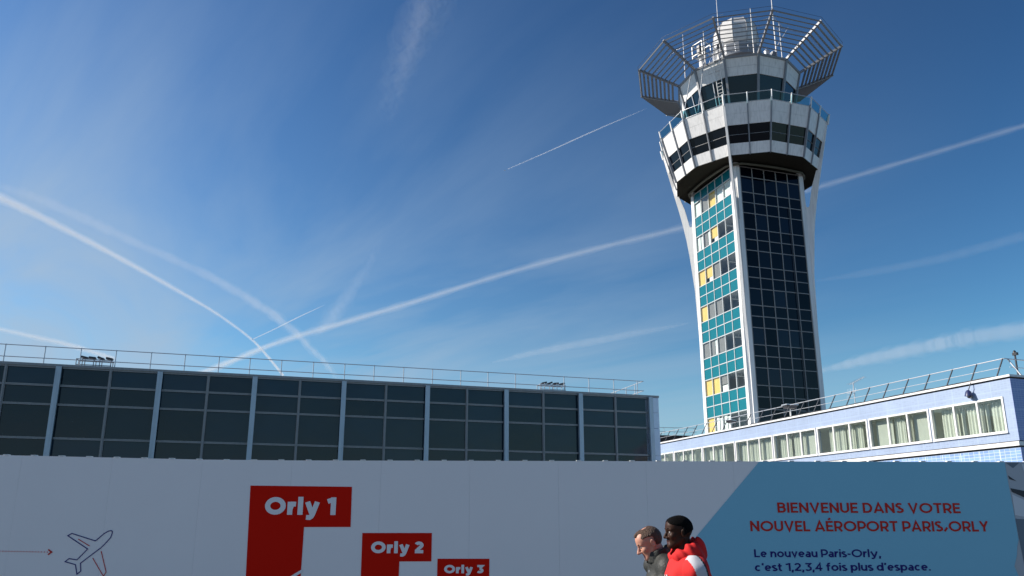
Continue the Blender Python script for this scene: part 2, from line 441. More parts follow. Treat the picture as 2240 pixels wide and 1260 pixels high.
# right (shaded) face, local -Y
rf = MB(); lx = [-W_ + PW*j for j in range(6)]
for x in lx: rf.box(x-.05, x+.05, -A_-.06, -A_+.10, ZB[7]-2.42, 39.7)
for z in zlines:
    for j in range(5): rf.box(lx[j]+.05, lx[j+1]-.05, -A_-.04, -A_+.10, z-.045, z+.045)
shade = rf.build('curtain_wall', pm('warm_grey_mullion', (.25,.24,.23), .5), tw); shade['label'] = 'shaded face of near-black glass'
for j in range(5):
    xa, xb = lx[j]+.05, lx[j+1]-.05
    MB().box(xa, xb, -A_, -A_+.06, 38.53, 39.62).build('dark_spandrel', M['navy_glass'], shade)
    for i in range(8):
        MB().box(xa, xb, -A_, -A_+.06, ZB[i]+.045, ZB[i]+1.785).build('dark_window_pane', random.choice(NG), shade)
        for z0, z1 in ((ZB[i]-1.145, ZB[i]-.045), (ZB[i]-2.375, ZB[i]-1.235)):
            MB().box(xa, xb, -A_, -A_+.06, z0, z1).build('dark_spandrel', M['navy_glass'], shade)
MB().tube([(2.05,-A_-.10,0),(2.05,-A_-.10,35.5)], .03, 6).build('cable_pipe', M['dark_steel'], tw)
MB().box(-W_, W_, A_-.06, A_, 4, 39.7).box(A_-.06, A_, -W_, W_, 4, 39.7).build('rear_glazing', M['navy_glass'], tw)
for sx in (-1, 1):
    for sy in (-1, 1):
        lo, hi = W_+.05, W_+.56
        c_ = MB()
        def bx(a0, a1, b0, b1, z0=0, z1=40.28):
            c_.box(min(sx*a0,sx*a1), max(sx*a0,sx*a1), min(sy*b0,sy*b1), max(sy*b0,sy*b1), z0, z1)
        bx(lo, hi, A_-.42, A_+.07); bx(A_-.42, A_+.07, lo, hi-.0)
        bx(lo-.01, A_-.425, lo-.01, A_-.425)
        c_.build('corner_column', M['white_paint'], tw)
MB().tube([(-4.62,-4.30,0),(-4.62,-4.30,33)], .06, 8).tube([(-4.30,-4.70,33.4),(-4.30,-4.70,38.7)], .075, 8).build('drain_pipe', M['white_paint'], tw)
# four fins that carry the head
outer = [(6.2,0),(6.25,14),(6.34,21.5),(6.52,28),(6.92,32.3),(7.16,34.2),(7.50,36.2),(7.86,38),(8.22,39.6),(8.52,41),(9.0,43.2),(9.50,45.52),(9.72,46.35)]
inner = [(9.52,46.35),(9.30,45.52),(7.86,40.20),(7.22,38.3),(6.86,36.6),(6.76,36.05),(6.68,35.88),(6.52,35.84),(6.42,35.95),(6.38,36.2),(6.30,38),(6.26,40.2),(5.6,40.2),(5.6,0)]
for k in (0, 3, 6, 9):
    a = R(225 + 30*k); d = Vector((math.cos(a), math.sin(a), 0)); n = Vector((-d.y, d.x, 0))
    t = .13 if k else .12
    prof = outer + inner
    MB().hexa([d*r_ + Vector((0,0,z)) - n*t for r_, z in prof], [d*r_ + Vector((0,0,z)) + n*t for r_, z in prof]).build('support_fin', M['white_paint'], tw)

def ringR(z): return 8.04 + (9.44-8.04)*(z-40.22)/(45.52-40.22)
def lerpk(k, u, r_, z):
    a = Vector(V(k, r_, z)); b = Vector(V(k+1, r_, z)); return a.lerp(b, u)
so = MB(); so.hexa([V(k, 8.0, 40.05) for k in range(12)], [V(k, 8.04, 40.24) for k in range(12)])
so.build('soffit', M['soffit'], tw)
pts = []
for i in range(48):
    a = 2*PI*i/48; r_ = 5.35*min(1/max(abs(math.cos(a)), abs(math.sin(a))), 1.27) ; r_ = 5.5 + (r_-5.5)*.75
    pts.append((r_*math.cos(a), r_*math.sin(a), 39.72))
MB().tube(pts, .13, 8, closed=True).build('soffit_pipe', pm('grey_pipe', (.10,.095,.075), .7, spec=.2), tw)
MB().hexa([V(k, 9.36, 45.36) for k in range(12)], [V(k, 9.4, 45.5) for k in range(12)]).build('deck', M['grey_steel'], tw)
MB().hexa([V(k, 7.55, 40.24) for k in range(12)], [V(k, 8.9, 45.3) for k in range(12)]).build('ring_core', M['dark_steel'], tw)
for k in range(12):
    for (z0, z1, nm, mt, ins) in ((43.24,45.52,'fascia_panel','white_fascia',0), (40.10,41.35,'sill_panel','white_fascia',0)):
        p = MB(); zz = [z0, z1] if nm == 'sill_panel' else [z0, 44.42, z1]
        for i in range(len(zz)-1):
            a, b = zz[i]+.008, zz[i+1]-.008
            p.slab([lerpk(k,0,ringR(a),a), lerpk(k,1,ringR(a),a), lerpk(k,1,ringR(b),b), lerpk(k,0,ringR(b),b)], .12, .004*i)
        p.build(nm, M[mt], tw)
    for u0, u1 in ((0,.5),(.5,1)):
        a, b = 41.36, 43.23
        w_ = MB().slab([lerpk(k,u0+.03,ringR(a),a), lerpk(k,u1-.03,ringR(a),a), lerpk(k,u1-.03,ringR(b),b), lerpk(k,u0+.03,ringR(b),b)], .06, .09).build('window', M['ring_glass'], tw)
        zc_ = 42.25
        MB().bar(lerpk(k,u0+.03,ringR(zc_)-.07,zc_), lerpk(k,u1-.03,ringR(zc_)-.07,zc_), .035).build('glazing_bar', M['mullion'], w_)
    for u, dep in ((0,.20),(.5,.16)):
        if u == 0 and k % 3 == 0: pass
        else:
            a, b = 40.05, 45.7
            P0, P1 = lerpk(k,u,ringR(a),a), lerpk(k,u,ringR(b),b)
            out = (P0.copy()); out.z = 0; out.normalize(); sd = Vector((-out.y, out.x, 0))*.055
            prof = [P0 - out*.1, P0 + out*dep, P1 + out*dep, P1 - out*.1]
            MB().hexa([q - sd for q in prof], [q + sd for q in prof]).build('facade_fin', M['grey_steel'], tw)
        P = lerpk(k,u,ringR(45.5)+.10,45.3); Q = lerpk(k,u,9.78,46.52)
        MB().bar(P, Q, .10, .14).build('rail_post', M['white_paint'], tw)
    for u0, u1 in ((.03,.47),(.53,.97)):
        MB().slab([lerpk(k,u0,9.48,45.56), lerpk(k,u1,9.48,45.56), lerpk(k,u1,9.70,46.38), lerpk(k,u0,9.70,46.38)], .02).build('rail_glass', M['teal_rail'], tw)
hr = MB()
hr.tube([V(k, 9.73, 46.46) for k in range(12)], .04, 6, closed=True).tube([V(k, 9.46, 45.55) for k in range(12)], .035, 6, closed=True)
hr.build('handrail', M['galv'], tw)

# upper cab
def cabR(z): return 5.5 + (7.07-5.5)*(z-45.5)/(52.54-45.5)
MB().hexa([V(k, cabR(45.5)-.4, 45.5) for k in range(12)], [V(k, cabR(52)-.4, 52.0) for k in range(12)]).build('cab_core', M['dark_steel'], tw)
for k in range(12):
    def face(z0, z1, u0, u1, t, ins, nm, mt):
        return MB().slab([lerpk(k,u0,cabR(z0),z0), lerpk(k,u1,cabR(z0),z0), lerpk(k,u1,cabR(z1),z1), lerpk(k,u0,cabR(z1),z1)], t, ins).build(nm, M[mt], tw)
    face(50.42, 51.40, 0, 1, .12, 0, 'cab_fascia', 'white_fascia'); face(51.42, 52.40, 0, 1, .12, 0, 'cab_fascia', 'white_fascia')
    face(45.5, 46.9, 0, 1, .12, 0, 'cab_plinth', 'grey_steel')
    face(46.92, 50.40, .04, .96, .05, .10, 'cab_window', 'cab_glass')
    MB().bar(V(k, cabR(45.5)+.05, 45.5), V(k, cabR(52.4)+.05, 52.4), .24, .24).build('cab_post', M['grey_steel'], tw)
    if k in (9, 10, 11):
        MB().bar(lerpk(k,.5,cabR(46.9)-.04,46.9), lerpk(k,.5,cabR(50.4)-.04,50.4), .09).build('cab_mullion', M['galv'], tw)
MB().hexa([V(k, 7.16, 52.40) for k in range(12)], [V(k, 7.22, 52.62) for k in range(12)]).build('cab_roof', M['grey_steel'], tw)
for k, u in ((-1,.36),(-2,.95)):
    MB().tube([lerpk(k,u,cabR(52.4)+.35,52.9), lerpk(k,u,9.35,45.7)], .05, 6).build('stay_pole', M['galv'], tw)
ld = MB(); la, lb = [lerpk(-1,u_,cabR(46)+.42,46.3) for u_ in (.66,.84)]; lc, le = [lerpk(-1,u_,cabR(52.4)+.42,53.5) for u_ in (.66,.84)]
ld.tube([la, lc], .045, 6).tube([lb, le], .045, 6)
for i in range(19): ld.tube([la.lerp(lc, (i+.5)/19), lb.lerp(le, (i+.5)/19)], .03, 5)
ld.build('ladder', M['white_paint'], tw)
# cantilevered louvre crown
R0, Z0, R1, Z1 = 7.1, 52.58, 11.81, 54.62
for k in range(12):
    a = R(225+30*k); d = Vector((math.cos(a), math.sin(a), 0))
    MB().bar(d*R0 + Vector((0,0,Z0)), d*(R1+.12) + Vector((0,0,Z1+.05)), .20, .26).build('crown_rib', M['grey_steel'] if k not in (2,) else M['grey_steel'], tw)
    q = MB()
    for j in range(1, 10):
        t = .06 + .94*j/9; r_ = R0 + (R1-R0)*t; z = Z0 + (Z1-Z0)*t
        wd, th = (.25, .09) if j < 9 else (.22, .13)
        def P(kk, s_, n_):
            rr = r_ - math.cos(R(30))*wd*s_ + math.sin(R(30))*th*n_; zz = z + math.sin(R(30))*wd*s_ + math.cos(R(30))*th*n_
            return Vector(V(kk, rr, zz))
        def sh(p, q_, e): return p.lerp(q_, e)
        a4 = []; b4 = []
        for s_, n_ in ((-.5,-.5),(.5,-.5),(.5,.5),(-.5,.5)):
            a_, b_ = P(k,s_,n_), P(k+1,s_,n_); a4.append(a_.lerp(b_, .018)); b4.append(a_.lerp(b_, .982))
        q.hexa(a4, b4)
    q.build('louvre_bay', M['louvre'], tw)
MB().tube([V(k, 11.98, 55.05) for k in range(12)], .018, 5, closed=True).build('crown_cable', M['dark_steel'], tw)
MB().tube([Vector(V(k, R1-1.7, Z1-.62)) for k in range(12)], .02, 5, closed=True).build('crown_cable', M['galv'], tw)

# equipment on the tower roof
rd = thing('radome', 'faceted whitish radome on a grey drum on top of the tower', 'radome', tworld(.35, .0, 52.62), TR)
MB().lathe([(2.1,0),(2.1,2.6),(2.9,3.0),(2.9,4.5),(2.35,4.6)], 12, smooth=False).build('pedestal', M['grey_steel'], rd)
MB().lathe([(2.3,4.62),(2.62,5.2),(2.72,6.4),(2.62,7.4),(2.15,8.3),(1.2,8.85),(.3,8.98)], 10, smooth=False, ang=.2).build('dome_shell', M['radome'], rd)
rb = MB()
for k in range(10):
    a = 2*PI*k/10+.2
    rb.tube([(r_*math.cos(a), r_*math.sin(a), z) for r_, z in ((2.31,4.62),(2.64,5.2),(2.74,6.4),(2.64,7.4),(2.17,8.3),(1.2,8.88))], .035, 5)
rb.build('dome_rib', M['grey_steel'], rd)
rr = MB()
for k in range(14):
    a = 2*PI*k/14; rr.tube([(3.3*math.cos(a), 3.3*math.sin(a), 2.9),(3.3*math.cos(a), 3.3*math.sin(a), 4.0)], .03, 5)
for z in (3.45, 4.0): rr.tube([(3.3*math.cos(2*PI*k/28), 3.3*math.sin(2*PI*k/28), z) for k in range(28)], .03, 5, closed=True)
rr.build('platform_rail', M['galv'], rd)
MB().lathe([(3.4,2.7),(3.4,2.9)], 28).build('platform', M['grey_steel'], rd)

def radar_unit(label, x, y, s_, rot):
    t = thing('radar_unit', label, 'radar unit', tworld(x, y, 52.62), TR + rot, 'radar units on the tower roof')
    MB().lathe([(.42*s_,0),(.42*s_,.2),(.36*s_,.25),(.36*s_,1.5*s_),(.5*s_,1.6*s_),(.5*s_,1.8*s_)], 14).build('drum', M['white_paint'], t)
    f = MB(); a, z0, z1 = .75*s_, 1.8*s_, 3.2*s_
    for sx in (-1,1):
        for sy in (-1,1): f.bar((sx*a,sy*a,z0-.4),(sx*a,sy*a,z1), .09)
        for z in (z0, z1): f.bar((sx*a,-a,z),(sx*a,a,z), .09); f.bar((-a,sx*a,z),(a,sx*a,z), .09)
    f.build('frame', M['white_paint'], t)
    MB().box(-a*.8,a*.8,-a*.25,a*.25,z0+.15,z1-.2).build('antenna_panel', M['dark_steel'], t)
    MB().bar((-a*.7,-a*.6,z0),(a*.7,a*.5,z1), .06).bar((-a*.7,a*.5,z0),(a*.7,-a*.6,z1), .05).build('brace', M['galv'], t)
radar_unit('open framed radar unit on a white drum at the left of the tower roof', -6.0, -2.1, .98, .3)
radar_unit('smaller framed radar unit beside the roof ladder left of the radome', -4.9, -3.9, .72, .9)

def mast(label, x, y, z1, r_, arms, tilt=(0,0)):
    t = thing('antenna_mast', label, 'antenna', tworld(x, y, 52.62), TR, 'antenna masts on the tower roof')
    h = z1 - 52.62; tp = Vector((tilt[0], tilt[1], h))
    MB().tube([(0,0,0), tp*.6, tp], [r_, r_*.8, r_*.45], 6).build('pole', M['white_paint'], t)
    for f, l, an, dz in arms:
        p = tp*f; MB().tube([p, p + Vector((l*math.cos(an), l*math.sin(an), dz))], r_*.45, 5).build('arm', M['galv'], t)
mast('tall thin whip antenna just left of the radome', -5.3, -4.75, 60.2, .06, [(.72,.9,.2,.5)])
mast('short white mast with crossarm above the left louvre bay', -6.3, -3.2, 56.9, .07, [(.75,.6,-.8,-.3),(.75,.6,2.4,-.3)])
mast('thin white mast at the far left of the roof', -7.0, .1, 58.5, .05, [(.5,.4,.4,.1)])
mast('white mast with small crossarms at the right of the radome', -2.15, -6.55, 58.5, .07, [(.83,.6,-.6,-.15),(.3,.3,.5,0)])
mast('tallest white mast, standing behind the central crown rib', .6, -6.85, 61.0, .08, [(.62,1.6,.3,-.7),(.62,1.5,2.9,-.6),(.3,.4,1.0,.1)])
mast('slanting thin pole leaning to the right on the tower roof', -.1, -6.8, 57.2, .04, [], (3.0, .4))
mast('short forked mast between two right-hand louvre bays', 1.6, -6.5, 57.6, .05, [(.75,.6,-.3,.5),(.75,.6,2.6,.5)])
for lb_, (x, y, hh) in (('small white equipment box at the roof edge below the louvres', (-.6,-6.75,.55)), ('grey ventilation box beside the white box at the roof edge', (.25,-6.75,.5))):
    t = thing('roof_box', lb_, 'equipment box', tworld(x, y, 52.62), TR)
    MB().box(-.22,.22,-.2,.2,.06,hh).build('housing', M['white_paint' if hh > .52 else 'grey_steel'], t)
    MB().box(-.26,.26,-.24,.24,hh,hh+.05).box(-.2,-.12,-.2,.2,0,.06).box(.12,.2,-.2,.2,0,.06).build('lid', M['galv'], t)

# ------------------------------------------------------------------ blue tiled building on the right
RB = Vector((26.79, 41.29, 0)); RR = math.atan2(-.947, .321)
rbld = thing('tiled_building', 'pale blue mosaic-tiled building with a long band of white-framed windows', 'building', RB, RR)
def rworld(x, y, z):
    c, s_ = math.cos(RR), math.sin(RR); return (RB.x + x*c - y*s_, RB.y + x*s_ + y*c, z)
LEN, DEP = 46.0, 8.2
WX = [-(.56 + 4.98*n) for n in range(9)]; WWID = 4.88; WZ0, WZ1 = 6.44, 8.40
w_ = MB()
w_.box(-LEN, -.02, 0, .30, WZ1, 9.30).box(-LEN, -.02, 0, .30, 5.94, WZ0)
xs_ = [0.0-.02] + [v for x in WX for v in (x, x-WWID)] + [-LEN]
for i in range(0, len(xs_), 2): w_.box(xs_[i+1], xs_[i], 0, .30, WZ0, WZ1)
w_.build('upper_wall', M['tile'], rbld)
MB().box(-LEN, -.02, 0, .30, 0, 5.66).build('lower_wall', M['tile_low'], rbld)
MB().box(-LEN, .06, -.14, .2, 5.70, 5.92).build('moulding', M['white_paint'], rbld)
MB().box(-LEN, .02, -.02, .25, 5.62, 5.70).box(-LEN, .03, -.05, .25, 5.92, 5.97).build('moulding_gap', M['roofing'], rbld)
MB().box(-LEN, .0, .02, DEP, 9.30, 9.38).build('shadow_gap', M['roofing'], rbld)
MB().box(-LEN, .10, -.12, DEP, 9.38, 9.50).build('roof_coping', M['white_paint'], rbld)
MB().box(-LEN, -.05, .30, DEP, 0, 6.35).box(-LEN, -.3, 3.0, DEP, 6.35, 9.3).box(-LEN, -.3, .30, 3.0, 8.55, 9.3).build('interior', pm('pale_room_plaster', (.78,.80,.76), .9), rbld)
dk = pm('shaded_end_tile', (.10,.15,.40), .4, var=.1)  # end face's shade mixed into a plain dark blue; not assigned
ew = MB(); ew.box(-.02, 0, 0, DEP, 0, 5.66); ew.box(-.02, 0, 0, .9, 5.94, 9.3).box(-.02, 0, 4.2, DEP, 5.94, 9.3).box(-.02, 0, .9, 4.2, 5.94, 6.9).box(-.02, 0, .9, 4.2, 8.4, 9.3)
ew.build('end_wall', tiled('shaded_end_mosaic', (.20,.27,.62), (.35,.42,.70), (1.245,1.09), (.21,.12)), rbld)  # darker copy of the wall tile: the end face's shade put into its colour
ef = MB().box(-.06,.03,.9,4.2,8.3,8.4).box(-.06,.03,.9,4.2,6.9,7.0).box(-.06,.03,.9,1.0,7.0,8.3).box(-.06,.03,4.1,4.2,7.0,8.3).box(-.06,.03,2.5,2.6,7.0,8.3).build('window', M['white_paint'], rbld)
MB().box(-.03,-.02,1.0,4.1,7.0,8.3).build('pane', M['curtain_glass'], ef)
rnd = random.Random(4)
CUR = [[(.16,.93,0),(1.02,1.20,0),(1.30,1.98,0),(2.05,2.20,0),(2.32,2.98,0)], [(.05,.95,1),(1.04,1.62,0),(1.90,1.99,0),(2.05,2.97,1)], [(.45,.98,0),(1.02,1.45,0),(1.52,1.98,0),(2.05,2.50,0),(2.62,2.97,0)], [(.04,.50,0),(.62,.98,0),(1.10,1.97,0),(2.04,2.97,1)], [(.05,.98,0),(1.03,1.55,0),(1.62,1.97,0),(2.05,2.92,0)], [(.15,.92,0),(1.05,1.50,0),(1.7,1.85,0),(2.6,3.0,0)], [(.10,.95,0),(1.2,1.9,0),(2.4,2.9,0)], [(.2,1.0,0),(1.2,1.9,0)], [(.2,1.5,0)]]
for n, x in enumerate(WX):
    xr, xl = x, x-WWID
    f = MB(); b_ = .11
    f.box(xl+.004, xr-.004, -.05, .12, WZ0+.004, WZ0+b_).box(xl+.004, xr-.004, -.05, .12, WZ1-b_, WZ1-.004)
    f.box(xl+.004, xl+b_, -.05, .12, WZ0+b_, WZ1-b_).box(xr-b_, xr-.004, -.05, .12, WZ0+b_, WZ1-b_)
    pw = (WWID - 2*b_)/3
    for j in (1, 2): f.box(xl+b_+pw*j-.055, xl+b_+pw*j+.055, -.04, .12, WZ0+b_, WZ1-b_)
    f.box(xl-.02, xr+.02, -.09, -.055, WZ0-.03, WZ0+.02)
    wo = f.build('window', M['white_paint'], rbld)
    for j in range(3):
        p0 = xl+b_+pw*j+(.055 if j else 0); p1 = xl+b_+pw*(j+1)-(.055 if j < 2 else 0)
        MB().box(p0+.002, p1-.002, .03, .042, WZ0+b_, WZ1-b_).build('pane', M['pane'], wo)
    for u0, u1, st in CUR[n]:
        # photo left of each window is its far end
        c0 = xl+b_ + pw*u0; c1 = xl+b_ + pw*u1; q = MB(); zt = WZ1-.16
        if st == 0:
            m_ = max(8, int((c1-c0)/.025)); ph = rnd.random()*6
            a = [(c0+(c1-c0)*i/m_, .42+.055*math.sin(i*.72+ph)+.02*math.sin(i*.31), WZ0+.05) for i in range(m_+1)]
            vs = a + [(p[0], p[1], zt) for p in a]
            q.add(vs, [(i, i+1, i+m_+2, i+m_+1) for i in range(m_)], True)
        else:
            m_ = int((c1-c0)/.125)
            for i in range(m_):
                xx = c0 + (i+.5)*(c1-c0)/m_; q.hexa([(xx-.05,.40,WZ0+.08),(xx+.05,.45,WZ0+.08),(xx+.05,.455,WZ0+.08),(xx-.05,.405,WZ0+.08)], [(xx-.05,.40,zt),(xx+.05,.45,zt),(xx+.05,.455,zt),(xx-.05,.405,zt)])
        q.build('curtain', M['curtain'], wo)

rr_ = thing('roof_railing', 'inward-leaning dark guard rail along the roof edge of the blue tiled building', 'railing', (RB.x, RB.y, 9.50), RR)
px_ = [-.95 - 1.66*i for i in range(27)]
for i, x in enumerate(px_):
    MB().bar((x,.22,0),(x,.90,1.12), .055).build('post', M['dark_steel'], rr_)
MB().tube([(px_[-1]-.3,.90,1.12),(-.9,.90,1.12)], .03, 6).build('rail', M['galv'], rr_)
MB().tube([(px_[-1]-.3,.58,.58),(-.9,.58,.58)], .018, 6).build('rail', M['galv'], rr_)
MB().tube([(-.9,.9,1.12),(-.9,8,1.12)], .03, 6).build('rail', M['galv'], rr_)
MB().tube([(-.6,.9,.58),(-.6,8,.58)], .018, 6).build('rail', M['galv'], rr_)
for y in (1.2, 3.0, 5.0): MB().bar((-.2,y,0),(-.9,y,1.12), .055).build('post', M['galv'], rr_)
cl = MB().tube([(-1.0-.8*i, .14+.05*math.sin(i*1.9), .05+.05*abs(math.sin(i*1.3))) for i in range(29)], .035, 5)
tag(cl.build('roof_cable', M['blackp'], None, (RB.x, RB.y, 9.50), RR), 'loose dark cable lying along the roof edge of the blue tiled building', 'cable')

ta = thing('tv_antenna', 'rooftop television aerial with branching rods on the blue tiled building', 'aerial', rworld(-12.6, 1.1, 9.5), RR)
MB().tube([(0,0,0),(0,0,1.75)], .035, 6).build('pole', M['galv'], ta)
MB().tube([(0,0,0),(.55,.3,0)], .03, 6).tube([(0,0,.35),(.4,-.3,0)], .02, 6).tube([(0,0,.35),(-.35,.3,0)], .02, 6).build('base_stay', M['galv'], ta)
y_ = MB().tube([(-.35,0,1.68),(1.1,0,1.98)], .018, 5)
for i in range(9):
    p = Vector((-.3+.17*i, 0, 1.69+.035*i)); y_.tube([p-Vector((0,.3-.012*i,0)), p+Vector((0,.3-.012*i,0))], .009, 4)
y_.build('boom', M['galv'], ta)
y2 = MB().tube([(-.7,0,1.05),(.3,0,1.15)], .014, 5)
for i in range(6):
    p = Vector((-.66+.16*i, 0, 1.055+.016*i)); y2.tube([p-Vector((0,.05,.34-.02*i)), p+Vector((0,.05,.34-.02*i))], .008, 4)
y2.build('lower_boom', M['galv'], ta)

def roof_lamp(label, loc, s_, rot):
    t = thing('roof_floodlight', label, 'floodlight', loc, rot, 'floodlights on the blue building roof')
    MB().tube([(0,0,0),(0,0,.8*s_)], .05*s_, 6).tube([(0,0,.25*s_),(.4*s_,0,0)], .03*s_, 6).build('pole', M['white_paint'], t)
    MB().hexa([(-.34*s_,-.2*s_,.78*s_),(.34*s_,-.2*s_,.78*s_),(.34*s_,.2*s_,.78*s_),(-.34*s_,.2*s_,.78*s_)], [(-.45*s_,-.28*s_,1.0*s_),(.45*s_,-.28*s_,1.0*s_),(.45*s_,.28*s_,1.0*s_),(-.45*s_,.28*s_,1.0*s_)]).build('lamp_head', M['dark_steel'], t)
    MB().box(-.47*s_,.47*s_,-.3*s_,.3*s_,1.0*s_,1.06*s_).build('lamp_hood', M['galv'], t)
roof_lamp('dark floodlight on a white post in front of the tower corner column', rworld(-19.6, 1.2, 9.5), 1.15, .3)
roof_lamp('dark floodlight at the foot of the tower, left of the yellow blind', rworld(-27.6, 1.2, 9.5), .95, .8)

wl_ = thing('wall_lamp', 'dark blue lamp hanging from a bracket below the roof edge near the building corner', 'wall lamp', rworld(-2.45, 0, 8.75), RR)
MB().tube([(0.15,-.1,.72),(.1,-.2,.45),(0,-.22,.25)], .025, 6).build('bracket', M['dark_steel'], wl_)
MB().lathe([(.06,.28),(.14,.2),(.20,.0),(.22,-.06)], 10, c=(0,-.24,0)).build('shade', pm('dark_blue_enamel', (.02,.03,.10), .4), wl_)
MB().lathe([(.03,-.16),(.10,-.12),(.10,-.06)], 10, c=(.02,-.24,-.03)).box(.10,.2,-.3,-.2,-.22,-.05).build('bulb_holder', M['dark_steel'], wl_)
cp = thing('roof_camera', 'small camera on a short dark post at the roof corner of the tiled building', 'security camera', rworld(-1.2, 2.2, 9.5), RR)
MB().tube([(0,0,0),(0,0,1.5)], .05, 6).build('post', M['dark_steel'], cp)
MB().box(-.1,.16,-.08,.08,1.45,1.6).lathe([(.09,1.6),(.07,1.7),(.03,1.74)], 10).build('camera_body', M['blackp'], cp)

fb = thing('distant_building', 'dark flat roof showing behind the far end of the blue building', 'building', (16.0, 96.0, 0), R(8))
MB().box(0, 7.0, 0, 12, 0, 11.2).build('wall', M['grey_steel'], fb)
MB().box(-.4, 7.4, -.5, 12.4, 11.2, 12.3).build('roof', M['roofing'], fb)
fr_ = MB()
for i in range(6): fr_.tube([(.2+1.3*i,0,12.3),(.2+1.3*i,0,13.3)], .03, 5)
fr_.tube([(0,0,13.3),(7,0,13.3)], .03, 5).tube([(0,0,12.8),(7,0,12.8)], .025, 5)
fr_.build('guard_rail', M['galv'], fb)

# ------------------------------------------------------------------ printed site hoarding
HB = Vector((0, 10.90, 0)); HR = math.atan(.027)
hd = thing('site_hoarding', 'long white printed site hoarding with red numbered columns and a blue welcome panel', 'hoarding', HB, HR)
def htop(x):
    if x < -3.64: return 2.503 + (-3.64 - x)*.0203
    return 2.507
xe = [-14.0 + 1.22*i for i in range(25)]
for i in range(24):
    a, b = xe[i]+.0006, xe[i+1]-.0006
    MB().hexa([(a,.03,.06),(b,.03,.06),(b,.03,htop(b)),(a,.03,htop(a))], [(a,0,.06),(b,0,.06),(b,0,htop(b)),(a,0,htop(a))]).build('panel', M['vinyl'], hd)
    MB().box(xe[i]-.05, xe[i]+.05, .035, .12, 0, htop(xe[i])-.08).bar((xe[i],.12,1.7),(xe[i],1.3,.03), .06).build('support_post', M['galv'], hd)
for z in (.5, 1.5, 2.25): MB().box(-14, 15.2, .125, .16, z, z+.09).build('rear_rail', M['galv'], hd)
for i in range(44):
    x = -7.3 + .373*i
    zt = htop(x)
    MB().box(x-.012, x+.055, -.006, .06, zt+.002, zt+.012).box(x+.0, x+.045, .031, .06, zt-.06, zt+.002).build('clip', M['white_paint'], hd)

def flat(name, mat, polys, y=-.004, label=None):
    q = MB()
    for i, p in enumerate(polys): q.quad(*[(x, y - i*.0004, z) for x, z in p])
    o = q.build(name, mat, hd)
    if label: o['label'] = label
    return o
flat('blue_panel', M['blue_ink'], [[(1.17,.06),(7.0,.06),(6.90,.55),(6.889,.973),(6.85,1.10),(6.907,1.241),(6.93,1.35),(6.966,1.453),(6.958,1.881),(6.943,2.193),(6.935,2.503),(3.452,2.503)]])
flat('photo_print', M['grey_ink'], [[(6.937,2.503),(14.9,2.503),(14.9,.06),(7.003,.06),(6.903,.55),(6.892,.973),(6.853,1.10),(6.91,1.241),(6.933,1.35),(6.969,1.453),(6.961,1.881),(6.946,2.193)]])
flat('photo_shapes', M['black_ink'], [[(6.951,2.32),(7.06,2.24),(6.964,2.27)], [(6.957,2.145),(7.16,2.105),(7.15,2.01),(6.97,2.095)], [(7.28,2.10),(7.9,2.0),(7.9,1.9),(7.28,2.0)]], -.008)
flat('photo_shapes', pm('photo_slate', (.13,.16,.20), .45), [[(6.962,1.731),(7.10,1.722),(7.9,1.69),(7.9,1.1),(6.99,1.1),(6.972,1.45)], [(6.94,2.50),(7.15,2.50),(7.04,2.42)]], -.006)
flat('photo_shapes', pm('photo_pale', (.62,.63,.66), .45), [[(6.968,2.06),(7.22,1.94),(7.9,1.80),(7.9,1.74),(7.08,1.76),(6.968,1.78)], [(7.17,2.48),(7.6,2.4),(7.6,2.2),(7.21,2.25)]], -.006)
flat('red_column', M['red_ink'], [[(-3.562,2.167),(-2.186,2.152),(-2.178,1.620),(-2.802,1.619),(-2.81,.06),(-3.50,.06)]])
flat('red_column', M['red_ink'], [[(-2.017,1.542),(-1.082,1.542),(-1.080,1.174),(-1.507,1.173),(-1.515,.06),(-2.0,.06)]])
flat('red_column', M['red_ink'], [[(-.999,1.208),(-.303,1.207),(-.305,.93),(-.62,.93),(-.625,.06),(-1.0,.06)]])
flat('white_stroke', M['white_ink'], [[(-2.793,1.075),(-2.79,1.035),(-3.3,.72),(-3.3,.77)]], -.008)

def stroke(poly, w, closed=False):
    """one constant-width pen stroke as a strip of quads with mitred joins"""
    P = [Vector((p[0], p[1])) for p in poly]
    P = [p for i, p in enumerate(P) if i == 0 or (p - P[i-1]).length > 1e-5]
    n = len(P); Lf, Rt = [], []
    for i in range(n):
        a = P[i-1] if (i or closed) else None; b = P[(i+1) % n] if (i < n-1 or closed) else None
        d1 = (P[i]-a).normalized() if a is not None else (b-P[i]).normalized()
        d2 = (b-P[i]).normalized() if b is not None else d1
        n1, n2 = Vector((-d1.y, d1.x)), Vector((-d2.y, d2.x)); m = (n1+n2)
        m = n1 if m.length < 1e-4 else m.normalized()
        k = min(2.2, 1/max(.3, m.dot(n1)))
        Lf.append(P[i] + m*(w/2*k)); Rt.append(P[i] - m*(w/2*k))
    return [(Rt[i], Rt[(i+1) % n], Lf[(i+1) % n], Lf[i]) for i in range(n if closed else n-1)]
def arc(cx, cy, rx, ry, a0, a1, n=14):
    return [(cx + rx*math.cos(R(a0+(a1-a0)*i/n)), cy + ry*math.sin(R(a0+(a1-a0)*i/n))) for i in range(n+1)]
